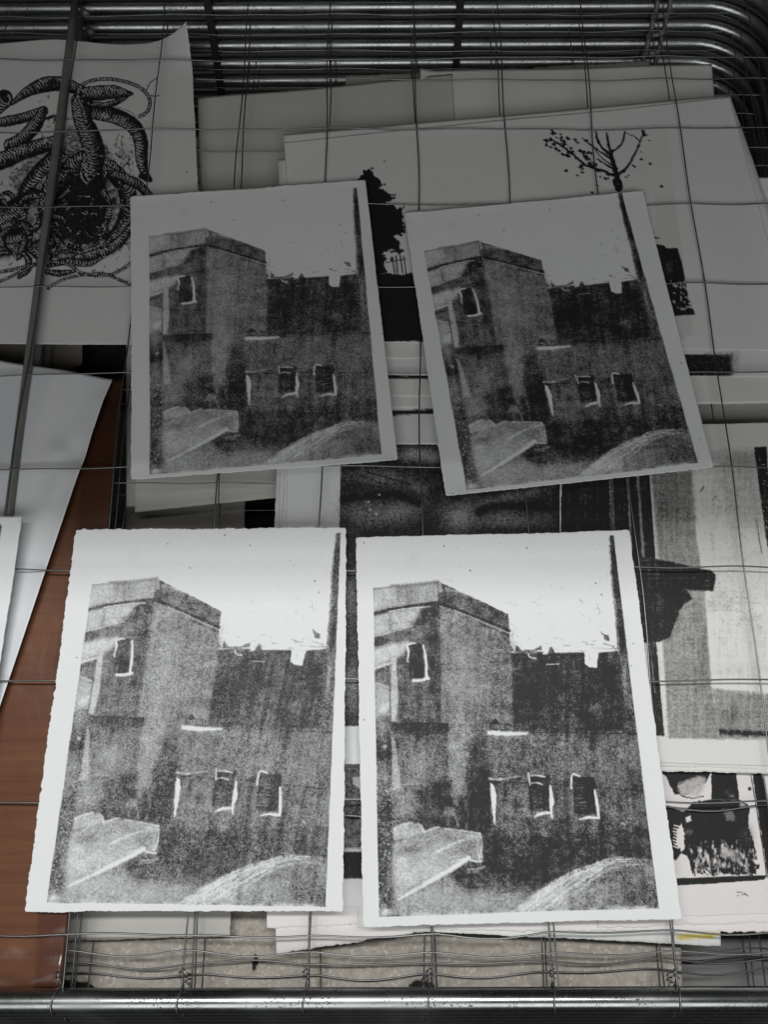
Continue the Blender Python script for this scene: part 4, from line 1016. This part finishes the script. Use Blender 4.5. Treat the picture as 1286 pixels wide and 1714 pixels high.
# ------------------------------------------------------------------ front right: brushy black print and the sheets below it
Z3 = lev(3) + TOP
ZP = Z2
def brush(p):
    p.fill([(1040, 1270), (1090, 1280), (1115, 1300), (1128, 1329), (1140, 1331), (1150, 1331), (1165, 1318), (1180, 1310), (1186, 1298), (1200, 1270)], .95, 1.2, rough=2)
    p.fill([(1132, 1318), (1140, 1308), (1165, 1300), (1180, 1300), (1178, 1322), (1168, 1334), (1140, 1330)], .35, 4, .9, rough=3); p.stroke([(1140, 1332), (1158, 1336), (1176, 1333)], 2, .9, .8, rough=2)
    p.fill([(1190, 1270), (1230, 1270), (1233, 1305), (1237, 1338), (1190, 1338)], .97, 1.2, rough=1.5)
    p.blob(1216, 1325, 8, 8, .82, .8); p.blob(1225, 1332, 6, 3, .6, .7)
    p.fill([(1236, 1338), (1250, 1345), (1254, 1352), (1252, 1372), (1251, 1382), (1258, 1400), (1266, 1430), (1266, 1440), (1240, 1432), (1210, 1440), (1180, 1440), (1166, 1432), (1158, 1462), (1150, 1432), (1140, 1428), (1130, 1440),
            (1120, 1430), (1100, 1400), (1100, 1345), (1122, 1350), (1143, 1358), (1160, 1342), (1190, 1338)], .955, 1.4, rough=2)
    p.fill([(1156, 1410), (1175, 1420), (1190, 1412), (1210, 1408), (1228, 1420), (1262, 1440), (1266, 1455), (1250, 1462), (1162, 1464), (1158, 1440)], .70, 5, .95, rough=6)
    n = fbm(p.X / 4, p.Y / 8, 733, 4) * 2; mk = (p.X > 1155) & (p.X < 1268) & (p.Y > 1405) & (p.Y < 1466) & (p.d > .2); p.d = np.where(mk, np.clip(p.d + 1.1 * n, 0.02, .98), p.d)
    p.blob(1220, 1428, 16, 8, .25, .8, .3); p.blob(1246, 1400, 14, 22, .84, .9); p.stroke([(1186, 1400), (1190, 1455)], 6, .95, 2, .8, rough=2); p.stroke([(1228, 1444), (1244, 1452)], 5, .85, 2, .8, rough=2)
    p.fill([(1208, 1352), (1226, 1356), (1232, 1372), (1214, 1374)], .68, 4, .85, rough=4); p.fill([(1237, 1342), (1247, 1345), (1248, 1352), (1238, 1352)], .45, 2, .85, rough=3)
    p.fill([(1147, 1368), (1155, 1364), (1156, 1374), (1148, 1376)], .1, 1.5, rough=2); p.blob(1152, 1392, 7, 7, .7, .8)
    p.fill([(1140, 1378), (1144, 1392), (1145, 1412), (1142, 1426), (1136, 1418), (1128, 1414), (1134, 1400), (1133, 1390)], .03, 1, rough=4)
    for k in range(8): p.stroke([(1140 - k * .8, 1384 + k * 5), (1128 - k % 3, 1381 + k * 5)], 2, .03, .8, .95)
    for k in range(40):
        rr = random.Random(k); x, y = rr.uniform(1160, 1262), rr.uniform(1448, 1464); p.fill([(x - 2, y), (x, y - 2), (x + 2.4, y), (x, y + 2)], .95, .8, rough=2)
    p.fill([(1250, 1448), (1262, 1452), (1266, 1462), (1256, 1462)], .95, 1, rough=2); p.fill([(1265, 1448), (1270, 1445), (1270, 1454), (1264, 1455)], .95, 1, rough=1)
    p.blob(1254, 1320, 3.2, 3.2, .98, 1); p.fill([(1252, 1318), (1256, 1317), (1257, 1322), (1253, 1323)], .98, .8)
    # frame of the printed block
    p.stroke([(1256, 1296), (1268, 1370), (1282, 1465)], 1.6, .95, .7)
    p.fill([(1257, 1285), (1272, 1285), (1300, 1400), (1300, 1470), (1284, 1470), (1272, 1390)], .97, 1.2, rough=1.5)
    p.fill([(1085, 1475), (1134, 1469), (1284, 1464), (1278, 1472), (1180, 1479), (1085, 1484)], .98, .9, rough=1)
    p.mottle(.07, 3, 24, 91)
    p.stroke([(1232, 1493), (1242, 1493)], 1.6, .9, .6); p.stroke([(1240, 1497), (1250, 1496)], 1.2, .8, .6); p.stroke([(1244, 1493), (1251, 1499)], 1.4, .9, .6); p.stroke([(1233, 1499), (1236, 1499)], 1.4, .8, .6)
sheet('brush_print', 'print of rough black brush shapes under the cornice print, pencil-signed below', 'print', [(1010, 1180), (1400, 1180), (1450, 1524), (1020, 1536)], ZP + 0.0085, M['pink'], (290, 240), brush, (.4, .4, 1.0, .4), wavy(.0004, 6), 0.0006, None, 26)
sheet('torn_sheet', 'pinkish torn sheet, first below the brush print', 'paper', [(1000, 1300), (1420, 1300), (1450, 1538), (1000, 1552)], ZP + 0.0072, M['pink'], (140, 50), None, (.4, .4, 2.0, .4), wavy(.0006, 9), 0.0006, None, 27)
sheet('torn_sheet', 'pinkish torn sheet, second below the brush print, reaching left under the sharpest tower print', 'paper', [(700, 1300), (1420, 1300), (1450, 1560), (720, 1556)], ZP + 0.0055, M['pink'], (200, 50), None, (.4, .4, 1.6, .4), wavy(.0010, 9), 0.0006, None, 28)
def yel(p):
    p.fill([(1122, 1566), (1198, 1560), (1204, 1562), (1188, 1570), (1140, 1571)], 1.0, 1.5, tone=True, rough=1)
M['greycard'] = paper_mat('grey_card', (0.30, 0.30, 0.29))
M['yellowed'] = paper_mat('white_sheet_yellow_paint', (0.74, 0.74, 0.72), tone=(0.58, 0.47, 0.02))
sheet('stained_sheet', 'white sheet with a yellow paint streak, at the front right above the rail', 'paper', [(590, 1300), (1195, 1300), (1206, 1583), (600, 1552)], ZP + 0.0038, M['yellowed'], (170, 60), yel, (.3, .2, .9, .4), wavy(.0006, 6), 0.0005, None, 29)
sheet('torn_sheet', 'white torn sheet with a slanted ragged edge, below the gap between the front tower prints', 'paper', [(455, 1300), (840, 1300), (850, 1536), (463, 1597)], ZP + 0.0022, M['pink'], (200, 50), None, (.4, .4, 2.0, .3), None, 0.0006, None, 30)
sheet('torn_sheet', 'pinkish torn sheet lying over the slanted ragged one', 'paper', [(444, 1300), (800, 1300), (800, 1540), (447, 1553)], ZP + 0.0034, M['pink'], (140, 50), lambda p: (p.stroke([(587, 1549), (588, 1553)], 2.4, .95, .6), p.stroke([(592, 1560), (591, 1557)], 1.6, .9, .6)), (.4, .4, 1.4, .3), None, 0.0006, None, 31)
sheet('torn_sheet', 'small beige torn sheet under the front left tower print, above the grey board', 'paper', [(104, 1200), (400, 1200), (385, 1566), (108, 1575)], Z3 + 0.001, M['beige'], (110, 60), None, (.4, 1.8, 1.2, .4), None, 0.0006, None, 32)

def board(p):
    p.fill([(90, 1640), (112, 1634), (130, 1640), (152, 1642), (166, 1652), (166, 1680), (90, 1680)], 1, 1.2, rough=4)
    p.fill([(684, 1650), (690, 1641), (705, 1638), (715, 1640), (730, 1648), (744, 1656), (740, 1680), (684, 1680)], 1, 1.2, rough=5)
    p.fill([(185, 1657), (250, 1655), (302, 1656), (302, 1664), (185, 1664)], 1, 1.2, rough=4)
    p.fill([(424, 1625), (423, 1612), (428, 1594), (432, 1597), (434, 1608), (430, 1620)], 1, .8, rough=.6)
    p.stroke([(330, 1640), (345, 1625), (358, 1612)], 1, .5, .6); p.specks(10, (120, 1560, 1130, 1650), (.6, 1.3), .8, random.Random(3))
Z4 = lev(4) + TOP
sheet('speckled_board', 'grey speckled board with black ink stains, just behind the front rail', 'board', [(118, 1330), (1128, 1330), (1141, 1672), (104, 1680)], Z4, M['board'], (420, 150), board, (.3, .5, .3, .3), None, 0.003, None, 33)

# ------------------------------------------------------------------ left: brown board in plastic, white curled sheet
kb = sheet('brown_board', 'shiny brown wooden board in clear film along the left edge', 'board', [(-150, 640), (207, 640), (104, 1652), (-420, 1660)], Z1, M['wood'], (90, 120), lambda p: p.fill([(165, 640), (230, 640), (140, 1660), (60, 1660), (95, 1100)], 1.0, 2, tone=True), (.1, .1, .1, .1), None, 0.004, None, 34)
pf = sheet('plastic_film', None, None, [(-150, 630), (209, 636), (103, 1655), (-420, 1662)], Z1 + 0.0052, M['film'], (80, 140), None, (.3, .6, .8, .3),
           lambda s, t: 0.0010 * (fbm(s * 9, t * 22, 611, 3) + .4) + 0.005 * np.clip((t - .86) / .14, 0, 1) * (0.5 + fbm(s * 12, t * 34, 620, 2)), 0.0001, None, 35)
pf.parent = kb; pf.matrix_parent_inverse = Matrix.Translation(-kb.location)
def bluish(p):  # streaks of reflected bluish sheen painted into the paper tone
    p.g = np.clip(0.45 + 0.9 * fbm(p.X / 38 + p.Y / 150, p.Y / 260, 640, 3) * 2, 0, 1)
def wcurl(s, t):
    rip = 0.0020 * (1 + np.sin(s * 17 + 1.2 * np.sin(t * 4))) * (1 - 0.5 * t)
    edge = 0.006 * np.clip((s - 0.86) / 0.14, 0, 1) ** 2
    dent = -0.0035 * np.exp(-(((s - .965) / .05) ** 2 + ((t - .20) / .035) ** 2)) + 0.003 * np.exp(-(((s - .90) / .04) ** 2 + ((t - .20) / .025) ** 2)) + 0.002 * np.exp(-(((s - .93) / .03) ** 2 + ((t - .27) / .09) ** 2))
    cor = -0.004 * np.clip((s - .88) / .12, 0, 1) ** 1.5 * np.clip(1 - t / .06, 0, 1)
    return 0.0005 + rip + edge + dent + cor
sheet('curled_sheet', 'smooth white sheet with painted-in bluish sheen and a rippled edge, lying on the brown board', 'paper', [(-260, 560), (190, 638), (-62, 1385), (-560, 1280)], Z1 + 0.006, M['gloss'], (120, 140), bluish, (.1, .1, .1, .1), wcurl, 0.0003, None, 36)

# ------------------------------------------------------------------ back: sheets on the second and third shelves
def torncorner(p): pass
sheet('back_sheet', 'beige sheet behind the back left tower print, right of the tentacle print', 'paper', [(332, 168), (757, 127), (775, 420), (340, 420)], Z2 + 0.0012, M['beige'], (110, 60), None, (.7, .4, .3, .3),
      lambda s, t: 0.0012 * (1 - t) * (1 + np.sin(s * 5 + 2)), 0.0005, None, 37)
sheet('back_sheet', 'pale sheet with a torn corner behind the top of the tree print', 'paper', [(703, 122), (1191, 110), (1216, 430), (722, 430)], Z2, M['cream'], (120, 60), None, (.5, .3, .3, 1.2),
      lambda s, t: 0.0008 * (1 + np.sin(s * 9)) + 0.004 * np.clip(1 - s / .05, 0, 1) * np.clip(1 - t / .1, 0, 1), 0.0005, None, 38)
sheet('back_sheet', 'brownish torn sheet farthest back, showing in ragged bits by the back rails', 'paper', [(578, 128), (1086, 106), (1110, 420), (590, 420)], lev(3) + TOP, M['grey'], (170, 60), None, (3.5, .5, .3, .3),
      lambda s, t: 0.003 * np.clip((s - .6) / .4, 0, 1) * np.clip(1 - t / .2, 0, 1), 0.0005, None, 39)
sheet('back_sheet', 'dull brown sheet in the gap below the tentacle print at the left', 'paper', [(-200, 380), (86, 380), (76, 645), (-220, 660)], lev(3) + TOP, M['brownpaper'], (50, 50), None, (.4, .4, .4, .4), None, 0.0005, None, 40)
sheet('back_sheet', 'small brownish sheet with a rounded edge in the gap below the tentacle print', 'paper', [(86, 400), (141, 400), (139, 612), (84, 634)], lev(3) + TOP + .0014, M['brownpaper'], (40, 50), None, (.4, .4, .4, .4), lambda s, t: .002 * t, 0.0005, None, 41)
sheet('black_sheet', 'black sheet in the gap left of the back left tower print', 'paper', [(138, 400), (213, 400), (209, 690), (128, 690)], lev(4) + TOP, M['blackpaper'], (40, 50), None, (.4, .4, .4, .4), None, 0.0005, None, 42)
sheet('back_sheet', 'beige sheet with a slanted bottom edge just below the back left tower print', 'paper', [(224, 560), (560, 560), (560, 824), (226, 858)], Z2 + 0.0022, M['beige'], (80, 50), None, (.4, .4, .5, .4), None, 0.0005, None, 43)
sheet('back_sheet', 'grey sheet left of and under the slanted beige one', 'paper', [(212, 560), (470, 560), (468, 834), (212, 849)], Z2 + 0.0012, M['grey'], (80, 50), None, (.4, .4, .5, .4), None, 0.0005, None, 44)
sheet('back_sheet', 'dull sheet seen through the wires above the palest tower print', 'paper', [(216, 700), (412, 700), (408, 1000), (206, 1000)], lev(3) + TOP, M['grey'], (50, 50), None, (.4, .4, .5, .4), None, 0.0005, None, 45)
sheet('black_sheet', 'dark sheet in the gap beside the stacked white edges', 'paper', [(400, 700), (700, 700), (700, 1250), (396, 1250)], lev(4) + TOP, M['blackpaper'], (50, 50), None, (.4, .4, .5, .4), None, 0.0005, None, 46)
sheet('back_sheet', 'dull grey sheet in the gap above the cornice print', 'paper', [(1040, 560), (1330, 560), (1345, 800), (1040, 800)], lev(2) + TOP, M['grey'], (50, 50), None, (.4, .4, .5, .4), None, 0.0005, None, 47)
sheet('grey_card', 'dark grey card low in the stack at the front right corner', 'card', [(1120, 1500), (1420, 1500), (1440, 1720), (1110, 1720)], lev(7) + TOP, M['greycard'], (30, 30), None, (.2, .2, .2, .2), None, 0.002, None, 49)
def under(p):
    p.fill([(560, 1285), (620, 1285), (620, 1420), (560, 1420)], .72, 3, rough=2); p.fill([(560, 1425), (620, 1425), (620, 1470), (560, 1470)], .98, 1.5, rough=1); p.mottle(.2, 8, 8, 95)
sheet('dark_print', 'grey and black print glimpsed in the slit between the front tower prints', 'print', [(500, 1180), (800, 1180), (800, 1515), (500, 1520)], ZP + 0.0045, M['print_flat'], (90, 110), under, (.4, .4, .5, .4), None, 0.0005, None, 48)
